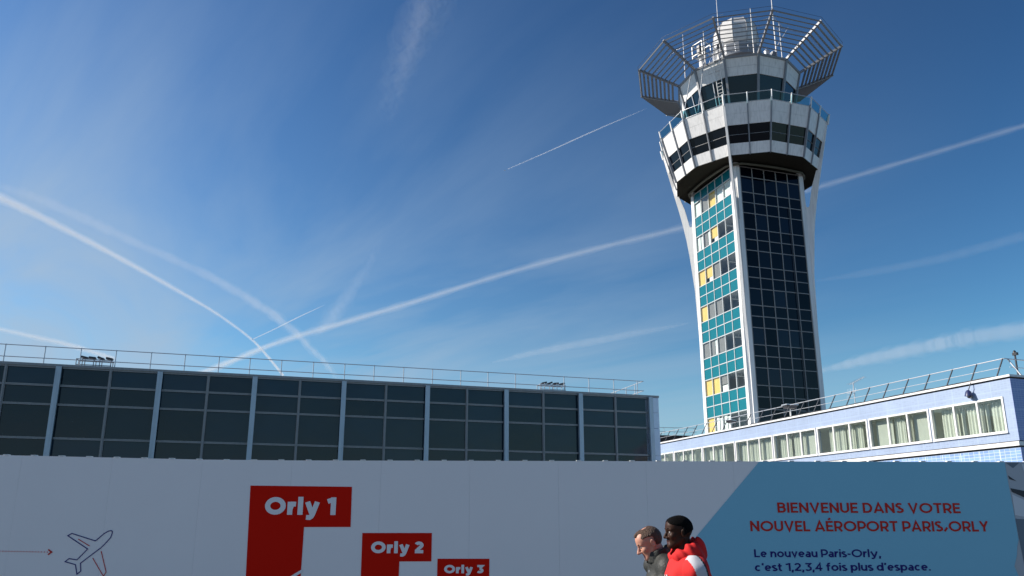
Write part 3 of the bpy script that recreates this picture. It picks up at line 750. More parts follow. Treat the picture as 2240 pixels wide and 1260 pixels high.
def glyph(c, w):
    """-> (list of (polyline, closed)), width; cap height is 1"""
    h = w/2; X = .735; B = 1 - h
    O = lambda cx, cy, rx, ry: (arc(cx, cy, rx, ry, 0, 345, 22), True)
    if c == ' ': return [], .20
    if c == 'I': return [([(h,0),(h,1)],0)], w
    if c == 'B': return [([(h,0),(h,1)],0), ([(w,B),(.36,B)]+arc(.36,(B+.53)/2,.20,(B-.53)/2,90,-90)+[(w,.53)],0), ([(.36,.53)]+arc(.38,(h+.53)/2,.22,(.53-h)/2,90,-90)+[(w,h)],0)], .60+h
    if c == 'E': return [([(h,0),(h,1)],0), ([(w,B),(.60,B)],0), ([(w,.51),(.55,.51)],0), ([(w,h),(.60,h)],0)], .60
    if c == 'É': s, q = glyph('E', w); return s + [([(.24,1.10),(.40,1.27)],0)], q
    if c == 'N': return [([(h,0),(h,1)],0), ([(h,1-h*.9),(.76-h,h*.9)],0), ([(.76-h,0),(.76-h,1)],0)], .76
    if c == 'V': return [([(h*.9,1),(.41,h*.6),(.82-h*.9,1)],0)], .82
    if c == 'U': return [([(h,1),(h,.36)]+arc(.37,.36,.37-h,.36-h,180,360)+[(.74-h,1)],0)], .74
    if c == 'D': return [([(h,0),(h,1)],0), ([(w,B),(.34,B)]+arc(.34,.5,.44-h,.5-h,90,-90)+[(w,h)],0)], .78
    if c == 'A': return [([(h*.9,0),(.43,1-h*.6),(.86-h*.9,0)],0), ([(.22,.27),(.64,.27)],0)], .86
    if c == 'S': return [(arc(.31,.745,.27-h*.5,.255-h,35,270,14)+arc(.31,.265,.30-h*.5,.265-h,90,-145,14)[0:],0)], .62
    if c == 'O': return [O(.54,.5,.54-h,.5-h)], 1.08
    if c == 'T': return [([(0,B),(.68,B)],0), ([(.34,0),(.34,1-w)],0)], .68
    if c == 'R': return [([(h,0),(h,1)],0), ([(w,B),(.36,B)]+arc(.36,(B+.38)/2,.26,(B-.38)/2,90,-90)+[(w,.38)],0), ([(.36,.38),(.62,.0)],0)], .70
    if c == 'P': return [([(h,0),(h,1)],0), ([(w,B),(.36,B)]+arc(.36,(B+.34)/2,.27,(B-.34)/2,90,-90)+[(w,.34)],0)], .66
    if c == 'L': return [([(h,0),(h,1)],0), ([(w,h),(.56,h)],0)], .56
    if c == 'Y': return [([(h*.9,1),(.38,.42),(.76-h*.9,1)],0), ([(.38,.40),(.38,0)],0)], .76
    if c == '/': return [([(.04,.02),(.30,.38)],0)], .34
    if c == '-': return [([(.03,.38),(.33,.38)],0)], .36
    if c == ',': return [([(h+.04,w*.9),(h-.02,-.18)],0)], w+.04
    if c == '.': return [([(h+.02,0),(h+.02,w)],0)], w+.04
    if c == '’': return [([(h+.05,1.0),(h-.0,.72)],0)], w+.04
    if c == 'e': return [([(w*.5,X*.5),(.58-h*.4,X*.5)],0), ([(.62-h,X*.5)]+arc(.31,X*.5,.31-h,X*.5-h,12,312,20),0)], .62
    if c == 'n': return [([(h,0),(h,X)],0), ([(h*1.6,X*.52)]+arc(.31,X*.52,.29-h,X*.48-h,150,0,10)+[(.60-h,0)],0)], .60
    if c == 'o': return [O(.345,X*.5,.345-h,X*.5-h)], .69
    if c == 'u': return [([(.60-h,0),(.60-h,X)],0), ([(h,X),(h,X*.48)]+arc(.29,X*.48,.29-h,X*.48-h,180,330,10),0)], .60
    if c == 'v': return [([(h*.9,X),(.31,h*.5),(.62-h*.9,X)],0)], .62
    if c == 'a': return [([(.54-h,0),(.54-h,X*.62)]+arc(.29,X*.62,.25-h,X*.38-h,0,140,10),0), (arc(.26,X*.31,.26-h,X*.31-h*.9,0,345,18),True)], .54
    if c == 'r': return [([(h,0),(h,X)],0), ([(h,X*.40),(h+.05,X*.66),(h+.12,X-h*.95),(h+.30,X-h)],0)], h+.31
    if c == 'i': return [([(h,0),(h,X)],0), ([(h,.84),(h,.84+w)],0)], w
    if c == 's': return [(arc(.24,X*.74,.21-h*.4,X*.26-h*.75,40,265,12)+arc(.24,X*.27,.23-h*.4,X*.27-h*.75,85,-145,12),0)], .48
    if c == 'l': return [([(h,0),(h,1.02)],0)], w
    if c == 'y': return [([(h,X),(.40,.05)],0), ([(.78-h,X),(.42,.02),(.36,-.09),(.28,-.15),(.10,-.14)],0)], .78
    if c == 'c': return [(arc(.31,X*.5,.31-h,X*.5-h,48,312,18),0)], .58
    if c == 't': return [([(.17,.95),(.17,.22),(.21,.10),(.29,.07),(.38,.09)],0), ([(.0,X-h),(.38,X-h)],0)], .40
    if c == 'f': return [([(.17,0),(.17,.80),(.22,.92),(.30,.95),(.40,.94)],0), ([(.0,X-h),(.38,X-h)],0)], .40
    if c == 'p': return [([(h,-.25),(h,X)],0), (arc(.345,X*.5,.32-h,X*.5-h,0,345,20),True)], .665
    if c == 'd': return [([(.665-h,0),(.665-h,1.02)],0), (arc(.32,X*.5,.32-h,X*.5-h,0,345,20),True)], .665
    if c == '1': return [([(.46-h,0),(.46-h,1)],0), ([(.46-h,1-h),(.02,1-h-.10)],0)], .46
    if c == '2': return [(arc(.31,.69,.29-h*.6,.31-h,160,-35,12)+[(.10,h*1.2)],0), ([(.02,h),(.64,h)],0)], .64
    if c == '3': return [([(.05,B),(.55,B),(.30,.60)],0), (arc(.30,.32,.31-h*.5,.32-h,95,-145,14),0)], .62
    if c == '4': return [([(.48,0),(.48,1-h*.5),(.08,.30),(.68,.30)],0)], .70
    return [], .4
def lettering(text, p, q, cap, w, mat, track=.13):
    """text from p to q (wall x, z) with the given cap height"""
    gl = [glyph(c, w) for c in text]
    tot = sum(g_[1] for g_ in gl) + track*(len(gl)-1)
    L_ = math.hypot(q[0]-p[0], q[1]-p[1]); sx = L_/tot; dz = (q[1]-p[1])/L_
    m = MB(); x = 0; lay = 0
    for st, wd in gl:
        for i, (pl, cl_) in enumerate(st):
            for quad in stroke(pl, w, cl_):
                m.quad(*[(p[0] + (x+v.x)*sx, -.0085 - i*.0004, p[1] + v.y*cap + (x+v.x)*sx*dz) for v in quad])
        x += wd + track
    o = m.build('lettering', mat, hd); return o
lettering('Orly 1', (-3.344,1.782), (-2.389,1.777), .233, .27, M['white_ink'], .09)
lettering('Orly 2', (-1.891,1.280), (-1.191,1.279), .152, .27, M['white_ink'], .09)
lettering('Orly 3', (-.907,1.022), (-.388,1.021), .107, .27, M['white_ink'], .09)
lettering('BIENVENUE DANS VOTRE', (3.653,1.811), (6.206,1.804), .136, .18, M['darkred_ink'], .11)
lettering('NOUVEL AÉROPORT PARIS/ORLY', (3.258,1.563), (6.567,1.559), .138, .18, M['darkred_ink'], .10)
lettering('Le nouveau Paris-Orly,', (3.285,1.223), (5.023,1.221), .103, .172, M['navy_ink'], .085)
lettering('c’est 1,2,3,4 fois plus d’espace.', (3.280,1.043), (5.688,1.046), .103, .172, M['navy_ink'], .085)

def drawing(name, mat, polys, w, y=-.006):
    m = MB()
    for i, (pl, cl_) in enumerate(polys):
        for quad in stroke(pl, w, cl_): m.quad(*[(v.x, y-i*.0004, v.y) for v in quad])
    return m.build(name, mat, hd)
ol = [(-5.922,1.508),(-5.871,1.537),(-5.55,1.44),(-5.443,1.539),(-5.396,1.566),(-5.372,1.572),(-5.353,1.572),(-5.343,1.562),(-5.342,1.539),(-5.356,1.482),(-5.413,1.412),(-5.463,1.355),(-5.568,1.271),(-5.709,1.156),(-5.691,1.057),(-5.736,1.017),(-5.772,1.138),(-5.912,1.176),(-5.866,1.215),(-5.76,1.198),(-5.639,1.337)]
drawing('airplane_outline', M['navy_ink'], [(ol, True)], .012)
drawing('airplane_hatching', M['darkred_ink'], [([(-5.779,1.464),(-5.618,1.375)],0), ([(-5.558,1.224),(-5.388,.991),(-5.36,1.045),(-5.458,1.31)],0)], .010)
m = MB()
for i in range(60):
    x = -6.16 - .0388*i; z = 1.298 + .0388*i*.0193
    m.quad(*[(x + .008*math.cos(a), -.006, z + .008*math.sin(a)) for a in [2*PI*k/8 for k in range(8)]])
m.build('dotted_line', M['red_ink'], hd)
drawing('arrow_head', M['darkred_ink'], [([(-6.153,1.331),(-6.105,1.298),(-6.147,1.265)],0)], .019)

# ------------------------------------------------------------------ contrails: real tubes of thin ice cloud, 9 km up
def cloud(name, dens, col=(1,1,1), aniso=.0):
    m = bpy.data.materials.new(name); m.use_nodes = True
    N, L = m.node_tree.nodes, m.node_tree.links; N.clear()
    o = N.new('ShaderNodeOutputMaterial'); v = N.new('ShaderNodeVolumePrincipled')
    v.inputs['Color'].default_value = (*col, 1); v.inputs['Density'].default_value = dens; v.inputs['Anisotropy'].default_value = aniso
    L.new(v.outputs[0], o.inputs['Volume']); return m
TR_ = {
'A':[(-21.967,49.868,0.2594),(-17.606,45.303,0.2322),(-12.198,38.93,0.2085),(-7.916,34.806,0.1945),(-4.204,31.294,0.1735),(-0.339,27.494,0.1529),(2.772,24.778,0.1401),(5.349,22.782,0.1325),(8.469,19.768,0.1027),(10.2,18.089,0.0997),(11.911,16.409,0.0977),(12.543,15.788,0.0972)],
'B':[(-14.894,18.826,0.1806),(-14.524,20.507,0.1724),(-14.178,22.144,0.1469),(-13.693,25.374,0.1242),(-13.215,29.966,0.1097),(-12.979,33.348,0.0867),(-13.041,37.914,0.0845),(-13.564,42.679,0.0939),(-14.25,47.786,0.1041)],
'C':[(-14.991,18.964,0.1666),(-14.053,19.768,0.1671),(-13.506,20.539,0.1691),(-12.885,22.329,0.1924),(-12.361,24.206,0.1681),(-11.354,27.494,0.2007),(-10.702,31.294,0.2616),(-10.417,35.846,0.3382),(-10.679,44.618,0.3569),(-11.103,49.047,0.36)],
'D':[(-12.972,37.914,0.0362),(-11.285,35.846,0.034),(-9.637,33.741,0.0425),(-7.917,31.643,0.0596)],
'E':[(-0.119,18.691,0.0134),(0.909,17.69,0.0175),(1.939,16.647,0.0223),(3.006,15.63,0.0268)],
'F':[(-1.037,11.228,0.2965),(-1.363,11.811,0.2889),(-1.765,12.856,0.2782),(-2.164,13.906,0.2747),(-2.527,14.931,0.2483),(-2.908,16.303,0.2213)],
'G':[(-25.181,33.981,0.1397),(-24.306,35.846,0.1429),(-23.562,37.521,0.1593),(-22.807,39.457,0.1773),(-22.265,42.679,0.1725)],
'H':[(18.526,46.295,0.357),(19.962,42.679,0.3943),(21.746,39.244,0.4568),(22.941,37.232,0.4719),(25.999,34.555,0.5187)],
'J':[(11.214,28.506,0.1312),(13.122,27.278,0.1669),(14.973,25.706,0.1825),(16.456,23.536,0.1944),(17.216,22.516,0.1921)],
'K':[(-9.671,37.232,0.348),(-7.641,32.586,0.346),(-5.592,27.494,0.3114),(-4.288,23.7,0.2265)],
'I':[(-1.044,43.564,0.209),(1.94,40.329,0.2429),(5.198,37.424,0.2965),(8.195,34.638,0.2803)]}
LAB = {
'A':('long pale contrail rising from the left roof to the right edge, passing behind the tower', .25, .20),
'B':('bright curved contrail sweeping down from the left edge to the roof railing', .46, .12),
'C':('faint broad contrail just above the bright curved one at the left', .13, .30),
'D':('very short thin contrail branching off the bright curved one', .45, .05),
'E':('thin straight contrail behind a tiny airliner left of the tower head', .60, .0),
'F':('wide wispy streak of old contrail at the top centre of the sky', .11, .38),
'G':('short contrail meeting the roof at the far left', .50, .12),
'H':('wide faded contrail at the right, above the blue tiled building', .26, .28),
'J':('very faint streak right of the tower shaft, halfway down the sky', .05, .25),
'K':('faint wispy upright streak rising above the crossing of the contrails', .05, .35),
'I':('faint streak low in the sky between the terminal roof and the tower', .13, .28)}
def spline(P, n):
    out = []
    for i in range(len(P)-1):
        p0, p1, p2, p3 = P[max(i-1,0)], P[i], P[i+1], P[min(i+2,len(P)-1)]
        for k in range(n):
            t = k/n; out.append(tuple(.5*((2*b)+(-a+c)*t+(2*a-5*b+4*c-d)*t*t+(-a+3*b-3*c+d)*t**3) for a, b, c, d in zip(p0, p1, p2, p3)))
    return out + [tuple(P[-1])]
for key, P in TR_.items():
    rg = random.Random(key); lab, tau, rough_ = LAB[key]
    sp_ = spline(P, 26); c0 = sp_[0]; N_ = len(sp_); mean = sum(p[2] for p in sp_)/N_
    root = thing('contrail', lab, 'contrail', (c0[0]*1000, c0[1]*1000, 9000.0), 0, 'contrails crossing the sky')
    strands = [(1.0, .25, 0), (.68, .35, 0), (.36, .40, 0)] if key not in 'FHICJK' else [(.55 + .5*rg.random(), 1/6, rg.uniform(-.7, .7)) for _ in range(8 if key == 'F' else 6)]
    for fr_r, fr_t, off in strands:
        ph = [rg.random()*6 for _ in range(8)]; pts, rad = [], []
        for i, (x, y, r_) in enumerate(sp_):
            t = i/(N_-1)
            w1 = math.sin(i*.45+ph[0]) + .7*math.sin(i*.93+ph[1]) + .6*math.sin(i*.17+ph[2]) + .35*rg.uniform(-1,1)
            w2 = math.sin(i*.35+ph[3]) + .6*math.sin(i*1.1+ph[4]) + .3*rg.uniform(-1,1)
            j0, j1 = sp_[max(0,i-1)], sp_[min(N_-1,i+1)]
            dx, dy = j1[0]-j0[0], j1[1]-j0[1]; q = math.hypot(dx, dy) or 1
            lat = r_*1000*(off + .25*rough_*w2*(3 if off else 1))
            pts.append(((x-c0[0])*1000 - dy/q*lat, (y-c0[1])*1000 + dx/q*lat, r_*120*w2*rough_ + r_*700*off*.5))
            rr_n = r_*1000*fr_r*(1 + rough_*.45*w1)
            if key in 'FDIECK': rr_n *= 1 - .85*max(0, (t-.5)/.5)**1.5 if key not in 'FK' else (1 - .9*max(0, (t-.35)/.65)**(1+off))
            if off: rr_n *= min(1, .15 + 3*t + .5*abs(off))
            rad.append(max(2.0, rr_n))
        MB().tube(pts, rad, 12).build('wisp', cloud('ice_cloud', tau*fr_t/(2*mean*1000*fr_r)), root)
jet = thing('airliner', 'tiny white airliner at the head of a thin contrail left of the tower', 'airplane', (-190, 18760, 9000), R(226-90))
MB().tube([(0,38,0),(0,33,0),(0,-20,0),(0,-36,1)], [.4,3,3,.5], 10).build('fuselage', M['white_paint'], jet)
MB().hexa([(0,10,-1),(32,-12,0),(32,-16,0),(0,-2,-1)],[(0,10,0),(32,-12,.6),(32,-16,.6),(0,-2,0)]).hexa([(0,10,-1),(0,-2,-1),(-32,-16,0),(-32,-12,0)],[(0,10,0),(0,-2,0),(-32,-16,.6),(-32,-12,.6)]).build('wing', M['white_paint'], jet)
MB().hexa([(-.3,-26,1),(.3,-26,1),(.3,-36,1),(-.3,-36,1)],[(-.3,-33,11),(.3,-33,11),(.3,-38,11),(-.3,-38,11)]).build('tail_fin', M['white_paint'], jet)

# ------------------------------------------------------------------ two men walking past the hoarding
f4 = np.float32
def v3(p): return np.array(p, f4)
def s_ell(P, c, r):
    q = (P - v3(c)); r = v3(r); a = np.sqrt(((q/r)**2).sum(-1)); b = np.sqrt(((q/(r*r))**2).sum(-1)) + 1e-6
    return a*(a-1)/b
def s_cap(P, a, b, ra, rb=None):
    rb = ra if rb is None else rb; a, b = v3(a), v3(b); d = b-a; q = P-a
    t = np.clip((q@d)/max(1e-9, float(d@d)), 0, 1)
    return np.sqrt(((q - t[..., None]*d)**2).sum(-1)) - (ra + (rb-ra)*t)
def smin(a, b, k):
    h = np.clip(.5 + .5*(b-a)/k, 0, 1); return b + (a-b)*h - k*h*(1-h)
def smax(a, b, k): return -smin(-a, -b, k)
def nets(fn, xs, ys, zs):
    """naive surface nets over an uneven grid -> vertices, quads"""
    nx, ny, nz = len(xs), len(ys), len(zs)
    G = np.stack(np.meshgrid(xs, ys, zs, indexing='ij'), -1).astype(f4)
    D = np.empty((nx, ny, nz), f4); st = max(1, 250000//(ny*nz))
    for i in range(0, nx, st): D[i:i+st] = fn(G[i:i+st])
    neg = D < 0; acc = np.zeros((nx-1, ny-1, nz-1, 3), f4); cnt = np.zeros((nx-1, ny-1, nz-1), f4)
    cor = [(0,0,0),(1,0,0),(0,1,0),(1,1,0),(0,0,1),(1,0,1),(0,1,1),(1,1,1)]
    sl = lambda A, c: A[c[0]:nx-1+c[0], c[1]:ny-1+c[1], c[2]:nz-1+c[2]]
    for a in cor:
        for ax in range(3):
            if a[ax]: continue
            b = list(a); b[ax] = 1; b = tuple(b)
            cr = sl(neg, a) != sl(neg, b)
            da, db = sl(D, a)[cr], sl(D, b)[cr]; t = (da/(da-db))[:, None]
            acc[cr] += sl(G, a)[cr]*(1-t) + sl(G, b)[cr]*t; cnt[cr] += 1
    act = cnt > 0; idx = np.full(cnt.shape, -1, np.int64); idx[act] = np.arange(act.sum())
    vs = acc[act]/cnt[act][:, None]; fs = []
    for ax in range(3):
        u, w = [(1,2),(2,0),(0,1)][ax]
        lo = [slice(1,-1)]*3; lo[ax] = slice(0,-1); hi = [slice(1,-1)]*3; hi[ax] = slice(1,None)
        n0, n1 = neg[tuple(lo)], neg[tuple(hi)]
        I = np.argwhere(n0 != n1); fl = n0[n0 != n1]
        if len(I) == 0: continue
        base = I.copy(); base[:, u] += 1; base[:, w] += 1
        def at(du, dw):
            q = base.copy(); q[:, u] += du-1; q[:, w] += dw-1; return idx[q[:,0], q[:,1], q[:,2]]
        q = np.stack([at(0,0), at(1,0), at(1,1), at(0,1)], 1); q[~fl] = q[~fl][:, ::-1]
        fs.append(q)
    return vs, np.concatenate(fs)
def sculpt(name, fn, box, step, mats, parent, pick=None, zs=None):
    (x0,x1),(y0,y1),(z0,z1) = box
    xs = np.arange(x0, x1, step); ys = np.arange(y0, y1, step); zs = np.arange(z0, z1, step) if zs is None else zs
    vs, q = nets(fn, xs, ys, zs)
    me = bpy.data.meshes.new(name); me.from_pydata(vs.tolist(), [], q.tolist())
    me.polygons.foreach_set('use_smooth', [True]*len(q))
    mats = mats if isinstance(mats, list) else [mats]
    for m_ in mats: me.materials.append(m_)
    if pick is not None:
        c = vs[q].mean(1); me.polygons.foreach_set('material_index', pick(c).astype(int).tolist())
    me.update(); o = bpy.data.objects.new(name, me); o.parent = parent; COL.objects.link(o); return o
def roty(a):
    c, s_ = math.cos(a), math.sin(a); return np.array([[c,0,s_],[0,1,0],[-s_,0,c]], f4)     # a > 0 tips x (forward) downwards
def rotz(a):
    c, s_ = math.cos(a), math.sin(a); return np.array([[c,-s_,0],[s_,c,0],[0,0,1]], f4)

def make_person(label, loc, face, J, skin, lip, hairm, hair_fn, eyes):
    """x forward, y left, z up; J holds the joints"""
    root = thing('person', label, 'person', loc, face)
    Rm = rotz(J['hyaw']) @ roty(J['hpitch']); hc = v3(J['head'])
    def H(P): return (P - hc) @ Rm                 # world -> head space (Rm orthonormal)
    def head(P):
        q = H(P); ya = q.copy(); ya[..., 1] = np.abs(ya[..., 1])
        d = s_ell(q, (-.012,0,.032), (.099,.077,.090))
        d = smin(d, s_ell(q, (.045,0,.045), (.046,.060,.055)), .03)
        d = smin(d, s_ell(q, (.030,0,-.045), (.060,.056,.068)), .03)
        d = smin(d, s_cap(ya, (-.005,.052,-.045), (.062,.018,-.092), .018, .016), .025)
        d = smin(d, s_ell(q, (.073,0,-.094), (.020,.024,.018)), .018)
        d = smin(d, s_cap(ya, (.086,.008,.024), (.072,.044,.024), .010, .008), .014)
        d = smin(d, s_ell(ya, (.062,.042,-.022), (.022,.022,.020)), .022)
        d = smax(d, -s_ell(ya, (.096,.031,.004), (.017,.020,.012)), .010)
        d = smin(d, s_cap(q, (.088,0,.012), (J['nose'],0,-.028), .008, .0125), .010)
        d = smin(d, s_ell(ya, (J['nose']-.016,.011*J['nw'],-.032), (.014,.009*J['nw'],.009)), .008)
        L1 = J['lips']
        d = smin(d, s_cap(ya, (.086+L1,0,-.056), (.074,.022,-.060), .0070+L1, .0035), .006)
        d = smin(d, s_cap(ya, (.083+L1,0,-.071), (.072,.020,-.066), .0080+L1, .0035), .006)
        d = smax(d, -s_cap(ya, (.100+L1,0,-.0635), (.082,.020,-.063), J['mouth'], .0015), .003)
        e = s_ell((q*v3((1,1,1)) - v3((-.012,0,-.004)))@rotz(0), (0,0,0), (1,1,1)) if False else s_ell(ya, (-.012,.083,-.002), (.019,.013,.034))
        e = smax(e, -s_ell(ya, (-.006,.094,-.000), (.010,.007,.020)), .005)
        return smin(d, e, .006)
    Nk = v3(J['neck'])
    nb = hc + Rm @ v3((-.028,0,-.055))
    def torso(P, o=0.0):
        d = s_cap(P, J['pelvis'], J['chest'], .125+o, .130+o)
        c, p = v3(J['chest']), v3(J['pelvis'])
        d = smin(d, s_ell(P, c + v3((0,0,.02)), (.115+o,.175+o,.19+o)), .06)
        d = smin(d, s_ell(P, p, (.115+o,.165+o,.14+o)), .06)
        for s_ in ('l','r'): d = smin(d, s_cap(P, Nk + v3((0,0,-.02)), J['sh'+s_], .058+o, .060+o), .05)
        return d
    def arm(P, s_, o=0.0):
        return smin(s_cap(P, J['sh'+s_], J['el'+s_], .056+o, .044+o), s_cap(P, J['el'+s_], J['wr'+s_], .044+o, .029+o*.8), .03)
    def hand(P, s_):
        w = v3(J['wr'+s_]); e = v3(J['el'+s_]); fd = (w-e)/np.linalg.norm(w-e)
        sd = np.cross(fd, v3((0,1,0))); sd /= np.linalg.norm(sd)      # across the palm, forward side = thumb
        if sd[0] < 0: sd = -sd
        nrm = np.cross(fd, sd); nrm = nrm if nrm[1]*(1 if s_ == 'l' else -1) < 0 else -nrm   # palm faces the body
        pc = w + fd*.045
        d = s_cap(P, w, w+fd*.05, .027, .028)
        d = smin(d, s_cap(P, w+fd*.055+sd*.028, w+fd*.055-sd*.028, .017), .02)
        for i, (off, ln) in enumerate(((.030,.070),(.010,.078),(-.010,.073),(-.029,.058))):
            a = w + fd*.078 + sd*off; b = a + fd*ln*.48 + nrm*ln*.10; c = b + fd*ln*.30 + nrm*ln*.24; g_ = c + fd*ln*.12 + nrm*ln*.24
            d = smin(d, s_cap(P, a, b, .0092, .0086), .005); d = np.minimum(d, s_cap(P, b, c, .0086, .0080)); d = np.minimum(d, s_cap(P, c, g_, .0080, .0070))
        a = w + fd*.022 + sd*.024; b = a + fd*.034 + sd*.020 + nrm*.008; c = b + fd*.030 + sd*.006 + nrm*.012
        d = smin(d, s_cap(P, a, b, .013, .0100), .010); return smin(d, s_cap(P, b, c, .0100, .0080), .004)
    def leg(P, s_, o=0.0):
        h, k, a = J['hip'+s_], J['kn'+s_], J['an'+s_]
        return smin(s_cap(P, h, k, .088+o, .058+o), s_cap(P, k, a, .058+o, .040+o), .04)
    def foot(P, s_, o=0.0):
        a = v3(J['an'+s_]); t = v3(J['toe'+s_])
        return smin(s_cap(P, a + v3((-.03,0,-.03)), t, .040+o, .030+o), s_cap(P, a, a+v3((-.035,0,-.035)), .04+o, .038+o), .03)
    def body(P):
        d = torso(P); d = smin(d, s_cap(P, nb, Nk, .056, .062), .03)
        for s_ in 'lr':
            d = smin(d, arm(P, s_), .03); d = smin(d, leg(P, s_), .04); d = smin(d, foot(P, s_), .02); d = smin(d, hand(P, s_), .012)
        return smin(d, head(P), .018)
    zh = J['head'][2]; wz = [J['wrl'][2], J['wrr'][2]]
    z = 0.0; zs = []
    while z < zh + .2:
        zs.append(z)
        z += .0042 if z > zh-.17 else (.006 if min(wz)-.20 < z < max(wz)+.05 else .013)
    xa = [v3(p)[0] for k, p in J.items() if isinstance(p, tuple)]; ya_ = [v3(p)[1] for k, p in J.items() if isinstance(p, tuple)]
    bx = ((min(xa)-.16, max(xa)+.17), (min(ya_)-.14, max(ya_)+.14), (0, 0))
    hcm, Rr_ = hc, Rm
    def pick(c):
        q = (c - hcm) @ Rr_
        return ((q[:,0] > .070) & (np.abs(q[:,1]) < .024) & (q[:,2] < -.050) & (q[:,2] > -.079))
    sculpt('body', body, (bx[0], bx[1], (0,1)), .0058, [skin, lip], root, pick, np.array(zs))
    hb = ((hc[0]-.16, hc[0]+.16), (hc[1]-.13, hc[1]+.13), (hc[2]-.16, hc[2]+.18))
    if hair_fn: sculpt('hair', lambda P: hair_fn(P, H, head), hb, .0042, hairm, root)
    for s_ in (-1, 1):
        c = hc + Rm @ v3((.0755, .031*s_, .003)); e = MB().lathe([(.011*math.sin(PI*i/8), -.011*math.cos(PI*i/8)) for i in range(9)], 12, c=tuple(c)).build('eye', eyes[0], root)
        c2 = hc + Rm @ v3((.0845, .031*s_, .003)); MB().lathe([(.0045*math.sin(PI*i/6), -.0045*math.cos(PI*i/6)) for i in range(7)], 10, c=tuple(c2)).build('iris', eyes[1], e)
        b0, b1, b2 = [tuple(hc + Rm @ v3(p)) for p in ((.096,.012*s_,.027), (.091,.032*s_,.033), (.078,.048*s_,.028))]
        MB().tube([b0, b1, b2], [.0028, .0036, .0018], 6).build('eyebrow', hairm, root)
    return root, dict(torso=torso, arm=arm, leg=leg, foot=foot, head=head, H=H, nb=nb, Nk=Nk, hc=hc, Rm=Rm, J=J)

def folds(P, a=.004, seed=0.0):
    x, y, z = P[..., 0], P[..., 1], P[..., 2]
    return a*(np.sin(38*z + 17*x + 9*y + seed) + .7*np.sin(23*z - 41*y + 13*x + 2*seed) + .5*np.sin(71*x + 19*z + seed))

skin_d = pm('deep_brown_skin', (.040,.016,.009), .5, var=.18, scale=14, bump=.05, bscale=120, spec=.16)
skin_l = pm('fair_skin', (.52,.25,.17), .55, var=.12, scale=12, bump=.05, bscale=120)
lip_d = pm('brown_lip', (.075,.025,.022), .4); lip_l = pm('pink_lip', (.40,.12,.10), .45)
hair_k = pm('black_hair', (.0045,.004,.004), .9, spec=.08, var=.3, scale=60, bump=.6, bscale=260)
hair_b = pm('brown_hair', (.085,.040,.020), .55, var=.5, scale=70, bump=.9, bscale=160)
eyew = pm('eye_white', (.30,.27,.25), .35); irisd = pm('dark_iris', (.012,.008,.006), .1)
red_c = pm('red_sweat_cloth', (.62,.010,.010), .85, var=.10, scale=9, bump=.15, bscale=180)
dred_c = pm('dark_red_lining', (.30,.006,.008), .85, var=.10, scale=9)
white_c = pm('white_sleeve_cloth', (.50,.49,.52), .8, var=.04, scale=9, bump=.12, bscale=180)
black_c = pm('black_cloth', (.012,.012,.013), .8, var=.2, scale=9)
jack_c = pm('black_green_jacket', (.016,.017,.014), .62, var=.3, scale=10, bump=.25, bscale=60)
jean_c = pm('dark_denim', (.030,.038,.060), .85, var=.2, scale=20, bump=.2, bscale=200)
shoe_c = pm('white_shoe', (.55,.54,.52), .5, var=.1); shoe_b = pm('black_shoe', (.02,.02,.02), .4)
metal_c = M['galv']

def rig(head_x, head_z, lean, step, sz=1.345, swing=1):
    """a walking skeleton; lean tips the upper body forwards"""
    J = dict(head=(head_x, 0, head_z), hyaw=0.0, hpitch=0.0, nose=.112, nw=1.0, lips=0.0, mouth=.003)
    J['pelvis'] = (0, 0, .95); J['chest'] = (lean*.55, 0, sz-.14); J['neck'] = (lean*.95-.01, 0, sz+.05)
    for s_, y, f in (('l', 1, -1), ('r', -1, 1)):
        J['sh'+s_] = (lean*.85-.01-(.035 if swing > 0 else 0), .180*y, sz); g_ = f*swing; J['el'+s_] = (lean*.85 - .035 + .10*g_, .225*y, sz-.265); J['wr'+s_] = (lean*.85 + .09 + .16*g_, .215*y, sz-.475 + .02*g_)
        J['hip'+s_] = (0, .088*y, .90); J['kn'+s_] = (.06 + .14*step*f, .090*y, .49); J['an'+s_] = (-.02 + .27*step*f, .092*y, .09)
        J['toe'+s_] = (.15 + .27*step*f, .105*y, .033)
    return J
